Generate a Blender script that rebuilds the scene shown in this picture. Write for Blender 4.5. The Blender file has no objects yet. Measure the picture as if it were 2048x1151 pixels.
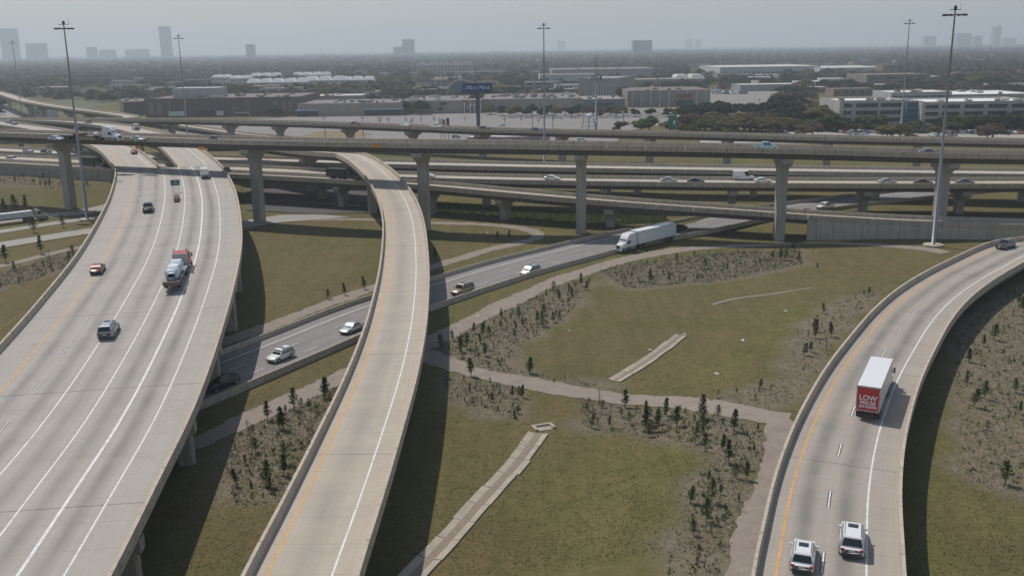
import bpy, math, random
import numpy as np
from mathutils import Matrix, Vector
random.seed(7); rng = np.random.default_rng(11)
scene = bpy.context.scene
COL = scene.collection
# ------------------------------------------------------------------ camera
W, HH, F, CAMH = 2048.0, 1151.0, 1920.0, 45.0
PITCH, ROLL = math.atan(480.0 / F), math.radians(0.8)
fwd = np.array([0, math.cos(PITCH), -math.sin(PITCH)])
_r0 = np.array([1.0, 0, 0]); _u0 = np.array([0, math.sin(PITCH), math.cos(PITCH)])
right = _r0 * math.cos(ROLL) - _u0 * math.sin(ROLL)
up = _u0 * math.cos(ROLL) + _r0 * math.sin(ROLL)
cam_data = bpy.data.cameras.new("camera")
cam_data.sensor_width = 36.0
cam_data.lens = 36.0 * F / W
cam_data.clip_start = 0.5
cam_data.clip_end = 60000
cam = bpy.data.objects.new("camera", cam_data)
COL.objects.link(cam)
M = Matrix.Identity(4)
for i in range(3):
    M[i][0] = right[i]; M[i][1] = up[i]; M[i][2] = -fwd[i]
M[2][3] = CAMH
cam.matrix_world = M
scene.camera = cam
# ------------------------------------------------------------------ sky, sun, exposure
KX, KY = 0.42, -0.47            # shadow displacement per metre of height (east, north)
sun_vec = Vector((-KX, -KY, 1.0)).normalized()
world = bpy.data.worlds.new("World"); scene.world = world; world.use_nodes = True
wn = world.node_tree
sky = wn.nodes.new("ShaderNodeTexSky"); sky.sky_type = 'NISHITA'; sky.sun_disc = False
sky.sun_elevation = math.asin(sun_vec.z)
sky.sun_rotation = math.atan2(sun_vec.x, sun_vec.y)
sky.altitude = 50; sky.air_density = 1.2; sky.dust_density = 0.7; sky.ozone_density = 2.5
wn.nodes["Background"].inputs[1].default_value = 0.09
_tc = wn.nodes.new("ShaderNodeTexCoord"); _mp = wn.nodes.new("ShaderNodeMapping"); _mp.inputs["Scale"].default_value = (2.2, 2.2, 14.0); wn.links.new(_tc.outputs["Generated"], _mp.inputs["Vector"])
_cn = wn.nodes.new("ShaderNodeTexNoise"); _cn.inputs["Scale"].default_value = 1.6; _cn.inputs["Detail"].default_value = 6; wn.links.new(_mp.outputs[0], _cn.inputs["Vector"])
_cr = wn.nodes.new("ShaderNodeMapRange"); _cr.inputs["From Min"].default_value = 0.38; _cr.inputs["From Max"].default_value = 0.68; _cr.inputs["To Min"].default_value = 0.0; _cr.inputs["To Max"].default_value = 0.45; wn.links.new(_cn.outputs[0], _cr.inputs["Value"])
_cm = wn.nodes.new("ShaderNodeMix"); _cm.data_type = 'RGBA'; _cm.inputs[7].default_value = (7.0, 7.6, 8.2, 1)      # thin high cloud veil
wn.links.new(_cr.outputs[0], _cm.inputs[0]); wn.links.new(sky.outputs[0], _cm.inputs[6]); wn.links.new(_cm.outputs[2], wn.nodes["Background"].inputs[0])
sd = bpy.data.lights.new("sun", 'SUN'); sd.energy = 4.0; sd.angle = math.radians(0.8); sd.color = (1.0, 0.93, 0.84)
so = bpy.data.objects.new("sun", sd); COL.objects.link(so)
so.rotation_euler = sun_vec.to_track_quat('Z', 'Y').to_euler()
so.location = (-60, 60, 200)
vs = scene.view_settings
vs.view_transform = 'Standard'; vs.look = 'None'; vs.gamma = 1.0; vs.exposure = -0.26; vs.use_curve_mapping = False
scene.render.engine = 'CYCLES'
scene.cycles.use_denoising = True
scene.cycles.volume_bounces = 4
scene.cycles.max_bounces = 6
scene.cycles.diffuse_bounces = 2
scene.cycles.transparent_max_bounces = 8

# ------------------------------------------------------------------ pixel -> place
def at(x, y, z=0.0):
    d = fwd * F + right * (x - W / 2) - up * (y - HH / 2)
    return np.array([0, 0, CAMH]) + d * ((z - CAMH) / d[2])
def at_f(x, y, zf, n=12):
    z = 0.0
    for _ in range(n):
        p = at(x, y, z); z = zf(p[0], p[1])
    return at(x, y, z)
def ray_at(x, y, Y):
    a = at(x, y, 0.0); t = Y / a[1]
    return np.array([a[0] * t, Y, CAMH * (1 - t)])

# ------------------------------------------------------------------ materials
MATS = {}
def nt_new(name):
    m = bpy.data.materials.new(name); m.use_nodes = True
    nt = m.node_tree; b = nt.nodes["Principled BSDF"]
    return m, nt, b
def node(nt, t, **kw):
    n = nt.nodes.new(t)
    for k, v in kw.items():
        if k.startswith("i_"):
            n.inputs[k[2:].replace("_", " ")].default_value = v
        else:
            setattr(n, k, v)
    return n
def ramp(nt, src, stops):
    r = nt.nodes.new("ShaderNodeValToRGB")
    while len(r.color_ramp.elements) < len(stops): r.color_ramp.elements.new(0.5)
    for e, (p, c) in zip(r.color_ramp.elements, stops):
        e.position = p; e.color = (*c, 1)
    nt.links.new(src, r.inputs[0]); return r.outputs[0]
def mixc(nt, fac, a, b, mode='MIX'):
    n = nt.nodes.new("ShaderNodeMix"); n.data_type = 'RGBA'; n.blend_type = mode
    for sock, v in ((n.inputs[0], fac), (n.inputs[6], a), (n.inputs[7], b)):
        if hasattr(v, "is_linked"): nt.links.new(v, sock)
        elif isinstance(v, (int, float)): sock.default_value = v
        else: sock.default_value = (*v, 1)
    return n.outputs[2]
def noise(nt, vec, scale, detail=5, rough=0.6, dist=0.0):
    n = nt.nodes.new("ShaderNodeTexNoise")
    n.inputs["Scale"].default_value = scale; n.inputs["Detail"].default_value = detail
    n.inputs["Roughness"].default_value = rough; n.inputs["Distortion"].default_value = dist
    if vec is not None: nt.links.new(vec, n.inputs["Vector"])
    return n.outputs[0]
def position(nt):
    return nt.nodes.new("ShaderNodeNewGeometry").outputs["Position"]
def scaled(nt, vec, s):
    n = nt.nodes.new("ShaderNodeMapping"); n.inputs["Scale"].default_value = s
    nt.links.new(vec, n.inputs["Vector"]); return n.outputs[0]
def bump(nt, b, h, strength=0.3, dist=0.05):
    n = nt.nodes.new("ShaderNodeBump"); n.inputs["Strength"].default_value = strength; n.inputs["Distance"].default_value = dist
    nt.links.new(h, n.inputs["Height"]); nt.links.new(n.outputs[0], b.inputs["Normal"])
def rgb(c, k): return tuple(max(0.0, min(1.0, v * k)) for v in c)

def mat_rough(name, c, var=0.25, scale=0.6, rough=0.85, streak=True):
    """weathered surface: blotches, fine grain and faint runs down its height"""
    if name in MATS: return MATS[name]
    m, nt, b = nt_new(name); p = position(nt)
    n1 = noise(nt, p, scale, 6, 0.65); n2 = noise(nt, p, scale * 9, 3, 0.6)
    col = ramp(nt, n1, [(0.25, rgb(c, 1 - var)), (0.5, c), (0.78, rgb(c, 1 + var * 0.7))])
    col = mixc(nt, 0.35, col, ramp(nt, n2, [(0.3, rgb(c, 1 - var)), (0.7, rgb(c, 1 + var))]))
    if streak:
        n3 = noise(nt, scaled(nt, p, (1.3, 1.3, 0.12)), 1.0, 4, 0.6)
        col = mixc(nt, ramp(nt, n3, [(0.48, (0, 0, 0)), (0.72, (0.7, 0.7, 0.7))]), col, rgb(c, 0.55))
    nt.links.new(col, b.inputs["Base Color"]); b.inputs["Roughness"].default_value = rough
    bump(nt, b, n2, 0.25, 0.03)
    MATS[name] = m; return m
def mat_plain(name, c, rough=0.5, metal=0.0, coat=0.0, var=0.08, emit=None):
    if name in MATS: return MATS[name]
    m, nt, b = nt_new(name)
    n = noise(nt, position(nt), 1.7, 4, 0.6)
    nt.links.new(ramp(nt, n, [(0.3, rgb(c, 1 - var)), (0.7, rgb(c, 1 + var))]), b.inputs["Base Color"])
    b.inputs["Roughness"].default_value = rough; b.inputs["Metallic"].default_value = metal
    b.inputs["Coat Weight"].default_value = coat
    MATS[name] = m; return m
def mat_deck(name, c, tracks, dark=0.55):
    """concrete road: lateral coordinate in UV.x (metres), distance in UV.y; tyre-darkened bands at the given offsets"""
    m, nt, b = nt_new(name); p = position(nt)
    uv = nt.nodes.new("ShaderNodeUVMap").outputs[0]
    sx = nt.nodes.new("ShaderNodeSeparateXYZ"); nt.links.new(uv, sx.inputs[0])
    n1 = noise(nt, p, 0.22, 6, 0.65); n2 = noise(nt, p, 3.0, 4, 0.65)
    col = ramp(nt, n1, [(0.28, rgb(c, 0.84)), (0.5, c), (0.75, rgb(c, 1.12))])
    st = noise(nt, scaled(nt, uv, (1.6, 0.018, 1)), 1.0, 5, 0.6)
    col = mixc(nt, ramp(nt, st, [(0.45, (0, 0, 0)), (0.75, (0.55, 0.55, 0.55))]), col, rgb(c, 0.72))
    tot = None
    wob = noise(nt, scaled(nt, uv, (0.02, 0.03, 1)), 1.0, 2, 0.5)
    for off, wd, amt in tracks:
        a = nt.nodes.new("ShaderNodeMath"); a.operation = 'MULTIPLY_ADD'
        nt.links.new(wob, a.inputs[0]); a.inputs[1].default_value = 0.9; a.inputs[2].default_value = -off - 0.45
        s = nt.nodes.new("ShaderNodeMath"); s.operation = 'ADD'; nt.links.new(sx.outputs[0], s.inputs[0]); nt.links.new(a.outputs[0], s.inputs[1])
        ab = nt.nodes.new("ShaderNodeMath"); ab.operation = 'ABSOLUTE'; nt.links.new(s.outputs[0], ab.inputs[0])
        mr = nt.nodes.new("ShaderNodeMapRange"); mr.interpolation_type = 'SMOOTHSTEP'
        mr.inputs["From Min"].default_value = 0.0; mr.inputs["From Max"].default_value = wd
        mr.inputs["To Min"].default_value = amt; mr.inputs["To Max"].default_value = 0.0
        nt.links.new(ab.outputs[0], mr.inputs["Value"])
        if tot is None: tot = mr.outputs[0]
        else:
            ad = nt.nodes.new("ShaderNodeMath"); ad.operation = 'ADD'; ad.use_clamp = True
            nt.links.new(tot, ad.inputs[0]); nt.links.new(mr.outputs[0], ad.inputs[1]); tot = ad.outputs[0]
    if tot is not None:
        br = noise(nt, scaled(nt, uv, (0.5, 0.05, 1)), 1.0, 4, 0.6)
        mu = nt.nodes.new("ShaderNodeMath"); mu.operation = 'MULTIPLY'
        nt.links.new(tot, mu.inputs[0]); nt.links.new(ramp(nt, br, [(0.3, (0.6,) * 3), (0.6, (1,) * 3)]), mu.inputs[1])
        col = mixc(nt, mu.outputs[0], col, rgb((c[0] * .95, c[1], c[2] * 1.03), dark))
    stn = noise(nt, p, 0.35, 7, 0.75, 0.8)
    col = mixc(nt, ramp(nt, stn, [(0.58, (0, 0, 0)), (0.72, (0.4, 0.4, 0.4))]), col, rgb(c, 0.55))
    lat = noise(nt, scaled(nt, uv, (0.03, 0.16, 1)), 1.0, 3, 0.5)
    col = mixc(nt, ramp(nt, lat, [(0.45, (0, 0, 0)), (0.6, (0.22, 0.22, 0.22))]), col, rgb((c[0] * 1.05, c[1] * .97, c[2] * .88), 1.12))
    # faint cross joints / tining
    wv = nt.nodes.new("ShaderNodeMath"); wv.operation = 'FRACT'
    dv = nt.nodes.new("ShaderNodeMath"); dv.operation = 'MULTIPLY'; dv.inputs[1].default_value = 1 / 4.6
    nt.links.new(sx.outputs[1], dv.inputs[0]); nt.links.new(dv.outputs[0], wv.inputs[0])
    lt = nt.nodes.new("ShaderNodeMath"); lt.operation = 'LESS_THAN'; lt.inputs[1].default_value = 0.02
    nt.links.new(wv.outputs[0], lt.inputs[0])
    ml = nt.nodes.new("ShaderNodeMath"); ml.operation = 'MULTIPLY'; ml.inputs[1].default_value = 0.45
    nt.links.new(lt.outputs[0], ml.inputs[0])
    col = mixc(nt, ml.outputs[0], col, rgb(c, 0.5))
    col = mixc(nt, 0.25, col, ramp(nt, n2, [(0.3, rgb(c, 0.8)), (0.7, rgb(c, 1.15))]))
    nt.links.new(col, b.inputs["Base Color"]); b.inputs["Roughness"].default_value = 0.8
    bump(nt, b, n2, 0.2, 0.01)
    return m
def mat_paint(name, c):
    """road paint, scuffed"""
    if name in MATS: return MATS[name]
    m, nt, b = nt_new(name); p = position(nt)
    n = noise(nt, p, 2.2, 5, 0.7)
    col = ramp(nt, n, [(0.32, rgb(c, 0.62)), (0.55, c)])
    nt.links.new(col, b.inputs["Base Color"]); b.inputs["Roughness"].default_value = 0.7
    MATS[name] = m; return m
def mat_leaf(name, c, c2, scale=0.35):
    if name in MATS: return MATS[name]
    m, nt, b = nt_new(name); p = position(nt)
    n = noise(nt, p, scale, 4, 0.7); n2 = noise(nt, p, scale * 7, 2, 0.6)
    col = ramp(nt, n, [(0.3, c), (0.7, c2)])
    col = mixc(nt, 0.5, col, ramp(nt, n2, [(0.25, rgb(c, 0.6)), (0.75, rgb(c2, 1.35))]))
    nt.links.new(col, b.inputs["Base Color"]); b.inputs["Roughness"].default_value = 0.75
    tr = nt.nodes.new("ShaderNodeBsdfTranslucent"); mx = nt.nodes.new("ShaderNodeMixShader"); mx.inputs[0].default_value = 0.42
    nt.links.new(col, tr.inputs["Color"]); nt.links.new(b.outputs[0], mx.inputs[1]); nt.links.new(tr.outputs[0], mx.inputs[2]); nt.links.new(mx.outputs[0], nt.nodes["Material Output"].inputs["Surface"])
    b.inputs["Specular IOR Level"].default_value = 0.2
    MATS[name] = m; return m

CONC = (0.40, 0.365, 0.315)
m_conc = mat_rough("parapet_concrete", (0.47, 0.405, 0.325), 0.18, 0.5, 0.9)
m_gird = mat_rough("girder_brown_shaded", (0.135, 0.118, 0.102), 0.2, 0.4, 0.9)  # dark steel brown, with the shade under the decks put into the colour
m_pier = mat_rough("pier_concrete", (0.40, 0.365, 0.315), 0.16, 0.35, 0.9)
m_dark = mat_plain("dark_joint", (0.03, 0.03, 0.03), 0.9)
m_slot = mat_plain("slot_shadow_concrete", (0.13, 0.12, 0.10), 0.95)
m_white = mat_paint("white_road_paint", (0.74, 0.73, 0.70))
m_yel = mat_paint("yellow_road_paint", (0.68, 0.36, 0.10))
m_black = mat_paint("black_contrast_paint", (0.06, 0.06, 0.06))
m_steel = mat_plain("galvanised_steel", (0.33, 0.36, 0.39), 0.5, 0.6)
m_dsteel = mat_plain("dark_steel", (0.08, 0.085, 0.09), 0.5, 0.5)
m_bark = mat_rough("bark", (0.11, 0.085, 0.065), 0.3, 3.0, 0.95, False)
m_tyre = mat_plain("tyre_rubber", (0.02, 0.02, 0.02), 0.8)
m_rim = mat_plain("wheel_rim", (0.42, 0.43, 0.45), 0.35, 0.8)
m_glass = mat_plain("vehicle_glass", (0.018, 0.022, 0.026), 0.08, 0.0, 0.3)
m_tail = mat_plain("tail_lamp", (0.45, 0.02, 0.02), 0.3)
m_head = mat_plain("head_lamp", (0.75, 0.77, 0.8), 0.2)
m_bumper = mat_plain("bumper_plastic", (0.04, 0.042, 0.045), 0.6)

# ------------------------------------------------------------------ mesh building
class MB:
    def __init__(s): s.v = []; s.f = []; s.uv = []
    def quadgrid(s, P, uv=None, closed=False):
        """P: list of rows (each a list of points)"""
        o = len(s.v); n = len(P[0])
        for i, r in enumerate(P):
            for j, q in enumerate(r):
                s.v.append(tuple(q)); s.uv.append(tuple(uv[i][j]) if uv else (0, 0))
        for i in range(len(P) - 1):
            for j in range(n if closed else n - 1):
                a = o + i * n + j; b = o + i * n + (j + 1) % n
                s.f.append((a, b, b + n, a + n))
        return o
    def poly(s, pts):
        o = len(s.v); s.v += [tuple(p) for p in pts]; s.uv += [(0, 0)] * len(pts)
        s.f.append(tuple(range(o, o + len(pts))))
    def box(s, c, d, rz=0.0, taper=1.0):
        o = len(s.v); cs, sn = math.cos(rz), math.sin(rz)
        for k in (-1, 1):
            t = taper if k > 0 else 1.0
            for (i, j) in ((-1, -1), (1, -1), (1, 1), (-1, 1)):
                x, y = i * d[0] / 2 * t, j * d[1] / 2 * t
                s.v.append((c[0] + x * cs - y * sn, c[1] + x * sn + y * cs, c[2] + k * d[2] / 2)); s.uv.append((0, 0))
        for q in ((3, 2, 1, 0), (4, 5, 6, 7), (0, 1, 5, 4), (1, 2, 6, 5), (2, 3, 7, 6), (3, 0, 4, 7)):
            s.f.append(tuple(o + k for k in q))
    def prism(s, poly, a, b):
        """poly: 3D points of one end; a->b translation of the other end"""
        o = len(s.v); n = len(poly); d = np.array(b) - np.array(a)
        for p in poly: s.v.append(tuple(p)); s.uv.append((0, 0))
        for p in poly: s.v.append(tuple(np.array(p) + d)); s.uv.append((0, 0))
        s.f.append(tuple(range(o + n - 1, o - 1, -1))); s.f.append(tuple(range(o + n, o + 2 * n)))
        for i in range(n):
            j = (i + 1) % n; s.f.append((o + i, o + j, o + n + j, o + n + i))
    def tube(s, pts, rad, n=8, cap=True):
        rows = []
        pts = [np.array(p, float) for p in pts]
        if not hasattr(rad, "__len__"): rad = [rad] * len(pts)
        for i, p in enumerate(pts):
            t = pts[min(i + 1, len(pts) - 1)] - pts[max(i - 1, 0)]; t = t / (np.linalg.norm(t) + 1e-9)
            a = np.cross(t, (0, 0, 1.0)) if abs(t[2]) < 0.9 else np.cross(t, (1.0, 0, 0))
            a /= np.linalg.norm(a); b = np.cross(t, a)
            rows.append([p + rad[i] * (a * math.cos(q) + b * math.sin(q)) for q in np.linspace(0, 2 * math.pi, n, endpoint=False)])
        o = s.quadgrid(rows, None, True)
        if cap:
            s.f.append(tuple(range(o, o + n))); e = o + (len(pts) - 1) * n; s.f.append(tuple(range(e + n - 1, e - 1, -1)))
    def mesh(s, name, mat=None, smooth=False):
        me = bpy.data.meshes.new(name); me.from_pydata(s.v, [], s.f)
        if any(u != (0, 0) for u in s.uv):
            l = me.uv_layers.new(name="UVMap"); vi = np.zeros(len(me.loops), 'i'); me.loops.foreach_get("vertex_index", vi)
            l.data.foreach_set("uv", np.array(s.uv, 'f')[vi].ravel())
        if mat: me.materials.append(mat)
        me.update()
        if smooth: me.polygons.foreach_set("use_smooth", [True] * len(me.polygons))
        return me
    def build(s, name, mat=None, parent=None, smooth=False):
        return link(name, s.mesh(name, mat, smooth), parent)
def link(name, me, parent=None, loc=None, rz=0.0, sc=None):
    o = bpy.data.objects.new(name, me); COL.objects.link(o)
    if parent is not None:
        o.parent = parent
        if parent.get("_w"): o.matrix_parent_inverse = Matrix.Translation(-parent.location)
    if loc is not None: o.location = loc
    if rz: o.rotation_euler = (0, 0, rz)
    if sc is not None: o.scale = sc if hasattr(sc, "__len__") else (sc,) * 3
    return o
def tag(o, label=None, cat=None, group=None, kind=None):
    if label: o["label"] = label
    if cat: o["category"] = cat
    if group: o["group"] = group
    if kind: o["kind"] = kind
    return o
def thing(name, label, cat, loc=(0, 0, 0), rz=0.0, group=None, worldkids=False):
    o = bpy.data.objects.new(name, None); COL.objects.link(o)
    o.location = loc; o.rotation_euler = (0, 0, rz); o.empty_display_size = 0.5
    if worldkids: o["_w"] = 1
    return tag(o, label, cat, group)
def raw(name, V, Fc, mat, kind=None, parent=None, attrs=None, smooth=False):
    me = bpy.data.meshes.new(name); V = np.asarray(V, 'f'); Fc = np.asarray(Fc, 'i'); k = Fc.shape[1]
    me.vertices.add(len(V)); me.vertices.foreach_set("co", V.ravel())
    me.loops.add(Fc.size); me.loops.foreach_set("vertex_index", Fc.ravel())
    me.polygons.add(len(Fc)); me.polygons.foreach_set("loop_start", np.arange(0, Fc.size, k, dtype='i'))
    me.update(calc_edges=True); me.validate()
    me.materials.append(mat)
    for nm, a in (attrs or {}).items():
        at_ = me.attributes.new(nm, 'FLOAT', 'POINT'); at_.data.foreach_set("value", np.asarray(a, 'f'))
    if smooth: me.polygons.foreach_set("use_smooth", [True] * len(me.polygons))
    o = link(name, me, parent)
    if kind: o["kind"] = kind
    return o

# ------------------------------------------------------------------ paths
def smooth_pts(P, n=2):
    P = np.array(P, float)
    for _ in range(n):
        Q = [P[0]]
        for a, b in zip(P[:-1], P[1:]): Q += [0.75 * a + 0.25 * b, 0.25 * a + 0.75 * b]
        Q.append(P[-1]); P = np.array(Q)
    return P
class Path:
    def __init__(s, P, wl, wr, ds=3.0, sm=2):
        P = smooth_pts(P, sm); d = np.r_[0, np.cumsum(np.hypot(*np.diff(P[:, :2], axis=0).T))]
        s.L = d[-1]; n = max(4, int(s.L / ds)); s.s = np.linspace(0, s.L, n + 1)
        s.P = np.c_[[np.interp(s.s, d, P[:, k]) for k in range(3)]].T
        T = np.gradient(s.P[:, :2], axis=0); T /= np.linalg.norm(T, axis=1)[:, None]
        s.T = T; s.R = np.c_[T[:, 1], -T[:, 0]]
        s.wl = np.full(n + 1, float(wl)) if not hasattr(wl, "__len__") else np.interp(np.linspace(0, 1, n + 1), np.linspace(0, 1, len(wl)), wl)
        s.wr = np.full(n + 1, float(wr)) if not hasattr(wr, "__len__") else np.interp(np.linspace(0, 1, n + 1), np.linspace(0, 1, len(wr)), wr)
    def stations(s, a, b):
        m = (s.s > a + 1e-6) & (s.s < b - 1e-6)
        return np.r_[a, s.s[m], b]
    def fr(s, t):
        I = lambda A: np.interp(t, s.s, A)
        return np.array([I(s.P[:, 0]), I(s.P[:, 1]), I(s.P[:, 2])]), np.array([I(s.R[:, 0]), I(s.R[:, 1])]), I(s.wl), I(s.wr)
    def pt(s, t, side, off, dz):
        p, r, wl, wr = s.fr(t)
        o = {'C': 0.0, 'L': -wl, 'R': wr}[side] + off
        return (p[0] + r[0] * o, p[1] + r[1] * o, p[2] + dz), o
    def heading(s, t):
        return math.atan2(np.interp(t, s.s, s.T[:, 1]), np.interp(t, s.s, s.T[:, 0]))
    def near(s, x, y):
        i = int(np.argmin((s.P[:, 0] - x) ** 2 + (s.P[:, 1] - y) ** 2)); return s.s[i]
    def dist(s, X, Y):
        """signed lateral distance (+ right of centre) and station, for arrays"""
        d2 = (X[..., None] - s.P[:, 0]) ** 2 + (Y[..., None] - s.P[:, 1]) ** 2
        i = np.argmin(d2, axis=-1)
        return (X - s.P[i, 0]) * s.R[i, 0] + (Y - s.P[i, 1]) * s.R[i, 1], s.s[i], np.sqrt(np.min(d2, axis=-1))
def sweep(mb, path, a, b, prof, side, closed=True, uvs=False):
    rows, uv = [], []
    for t in path.stations(a, b):
        r, u = [], []
        for off, dz in prof:
            q, o = path.pt(t, side, off, dz); r.append(q); u.append((o, t))
        rows.append(r); uv.append(u)
    o = mb.quadgrid(rows, uv if uvs else None, closed)
    n = len(prof)
    if closed:
        mb.f.append(tuple(range(o + n - 1, o - 1, -1))); e = o + (len(rows) - 1) * n; mb.f.append(tuple(range(e, e + n)))
def mid(Lp, Rp):
    """centre line and half widths from two traced edges (3D)"""
    L = smooth_pts(Lp, 2); Rr = smooth_pts(Rp, 2)
    d = np.r_[0, np.cumsum(np.hypot(*np.diff(Rr[:, :2], axis=0).T))]; t = np.linspace(0, d[-1], 300)
    Rf = np.c_[[np.interp(t, d, Rr[:, k]) for k in range(3)]].T
    C, Wd = [], []
    for p in L:
        i = np.argmin(np.hypot(*(Rf[:, :2] - p[:2]).T)); C.append((p + Rf[i]) / 2); Wd.append(np.hypot(*(Rf[i, :2] - p[:2])))
    return np.array(C), np.array(Wd)

PAR_R = [(-0.42, 0.0), (-0.36, 0.30), (-0.30, 0.95), (0.0, 0.95), (0.0, -0.34), (-0.42, -0.34)]
def bridge(name, label, path, ztf, deck_mat, piers=(), pier_kind='hammer', seg=9.0, gird=4, gdep=1.35, joints=30.0,
           parapets='LR', lines=(), slots=0.0, s0=0.0, s1=None, ph=0.95, capL=None, colw=2.0, slab_end=None, under=True, cat="overpass"):
    s1 = path.L if s1 is None else s1
    p0, r0, _, _ = path.fr((s0 + s1) / 2)
    root = thing(name, label, cat, (p0[0], p0[1], ztf(p0[0], p0[1])), 0.0, None, True)
    # deck slabs between expansion joints
    nj = max(1, round((s1 - s0) / joints)); js = np.linspace(s0, s1, nj + 1)
    for a, b in zip(js[:-1], js[1:]):
        mb = MB(); a2, b2 = a + 0.035, b - 0.035
        rows, uv = [], []
        for t in path.stations(a2, b2):
            p, r, wl, wr = path.fr(t); r_, u_ = [], []
            for o in np.linspace(-wl, wr, 5):
                r_.append((p[0] + r[0] * o, p[1] + r[1] * o, p[2])); u_.append((o, t))
            rows.append(r_[::-1]); uv.append(u_[::-1])
        mb.quadgrid(rows, uv)
        for sd_, e in (('L', 1), ('R', -1)):
            sweep(mb, path, a2, b2, [(0, 0), (0, -0.25)][::e], sd_, False)
        sweep(mb, path, a2, b2, [(0.0, -0.25)], 'L', False) if False else None
        rows = []
        for t in path.stations(a2, b2):
            rows.append([path.pt(t, 'L', 0, -0.25)[0], path.pt(t, 'R', 0, -0.25)[0]])
        mb.quadgrid(rows)
        for t, e in ((a2, 1), (b2, -1)):
            mb.poly([path.pt(t, 'L', 0, 0)[0], path.pt(t, 'L', 0, -.25)[0], path.pt(t, 'R', 0, -.25)[0], path.pt(t, 'R', 0, 0)[0]][::e])
        mb.build("deck_slab", deck_mat, root)
    for t in js[1:-1]:
        mb = MB(); sweep(mb, path, t - 0.034, t + 0.034, [(-0.02 - np.interp(t, path.s, path.wl), -0.03), (np.interp(t, path.s, path.wr) + .02, -0.03)], 'C', False)
        mb.build("expansion_joint", m_dark, root)
    sc_ = ph / 0.95
    for sd_ in parapets:
        sg = 1 if sd_ == 'R' else -1
        ns = max(1, round((s1 - s0) / seg)); ss = np.linspace(s0, s1, ns + 1)
        prof = [(sg * (o - 0.0), z * (sc_ if z > 0 else 1)) for o, z in PAR_R]
        prof = [(o, z + (0.003 if z == 0.0 else 0)) for o, z in prof]
        if sg > 0: prof = prof[::-1]
        for a, b in zip(ss[:-1], ss[1:]):
            mb = MB(); sweep(mb, path, a + 0.04, b - 0.04, [(o + sg * 0.012, z) for o, z in prof], sd_)
            mb.build("parapet_section", m_conc, root)
        if slots:
            mb = MB(); n = int((s1 - s0) / slots)
            for i in range(n):
                t = s0 + (i + 0.5) * slots; q, _ = path.pt(t, sd_, sg * 0.012, 0.12); h = path.heading(t)
                mb.box((q[0], q[1], q[2] + .02), (0.30, 0.022, 0.15), h)
            o = mb.build("drain_slots", m_slot, root); o["kind"] = "stuff"
    if under and gird:
        wlm, wrm = float(path.wl.min()), float(path.wr.min())
        for k in range(gird):
            mb = MB(); u = (k + 0.5) / gird
            rows = []
            for t in path.stations(s0, s1):
                p, r, wl, wr = path.fr(t); o = -wl + 1.15 + (wl + wr - 2.3) * (k / (gird - 1) if gird > 1 else 0.5)
                g = []
                for (a, z) in ((-0.5, -0.25), (-0.5, -0.42), (-0.12, -0.55), (-0.12, -gdep + 0.1), (-0.36, -gdep - 0.05), (-0.36, -gdep - 0.25), (0.36, -gdep - 0.25), (0.36, -gdep - 0.05), (0.12, -gdep + 0.1), (0.12, -0.55), (0.5, -0.42), (0.5, -0.25)):
                    g.append((p[0] + r[0] * (o + a), p[1] + r[1] * (o + a), p[2] + z))
                rows.append(g)
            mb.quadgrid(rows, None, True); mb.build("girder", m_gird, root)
    for pr in piers:
        t = pr if not isinstance(pr, tuple) else path.near(*pr)
        p, r, wl, wr = path.fr(t); T = np.array([-r[1], r[0]]); top = p[2] - gdep - 0.26
        Lc = capL or (wl + wr - 1.0); ctr = np.array([p[0], p[1]]) + r * (wr - wl) / 2
        def P3(lat, z, al): return (ctr[0] + r[0] * lat + T[0] * al, ctr[1] + r[1] * lat + T[1] * al, z)
        base = min(ztf(*ctr[:2]), top - 2.0) - 0.4
        if pier_kind == 'hammer':
            hw = colw / 2; cd = min(1.5, (top - base) * 0.3)
            h2 = min(2.8, (top - base) * 0.45)
            prof = [(-hw, base), (hw, base)]
            zs = top - cd
            for q in np.linspace(0, 1, 7):
                prof.append((hw + (Lc / 2 - hw) * 0.62 * (q ** 2.6), zs - h2 * (1 - q)))
            for q in np.linspace(1, 0, 7):
                prof.append((-hw - (Lc / 2 - hw) * 0.62 * (q ** 2.6), zs - h2 * (1 - q)))
            mb = MB(); th = colw * 0.46
            mb.prism([P3(a, z, -th) for a, z in prof], (0, 0, 0), (T[0] * 2 * th, T[1] * 2 * th, 0))
            # recessed reveal lines on the shaft
            pm = mb.build("pier_column", m_pier, root)
            mb = MB(); th2 = th + 0.12
            cp = [(-Lc / 2, zs + 0.5), (-Lc / 2 * 0.80, zs - 0.12), (Lc / 2 * 0.80, zs - 0.12), (Lc / 2, zs + 0.5), (Lc / 2, top), (-Lc / 2, top)]
            mb.prism([P3(a, z, -th2) for a, z in cp], (0, 0, 0), (T[0] * 2 * th2, T[1] * 2 * th2, 0))
            mb.build("pier_cap", m_pier, pm)
        else:
            n = 3 if Lc > 16 else 2
            mb = MB()
            mb.prism([P3(a, z, -0.75) for a, z in ((-Lc / 2, top - 1.25), (Lc / 2, top - 1.25), (Lc / 2, top), (-Lc / 2, top))], (0, 0, 0), (T[0] * 1.5, T[1] * 1.5, 0))
            pm = mb.build("pier_cap", m_pier, root)
            for a in np.linspace(-Lc / 2 + 1.3, Lc / 2 - 1.3, n):
                mb = MB(); hw, th = 0.9, 0.6; c = 0.22; b2 = min(ztf(*(ctr + r * a)), top - 2) - 0.4
                out = [(-hw, -th + c), (-hw + c, -th), (hw - c, -th), (hw, -th + c), (hw, th - c), (hw - c, th), (-hw + c, th), (-hw, th - c)]
                mb.prism([P3(a + x, b2, y) for x, y in out], (0, 0, b2), (0, 0, top - 1.2)); mb.build("pier_column", m_pier, pm)
    mark(path, lines, root, s0, s1)
    return root
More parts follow.
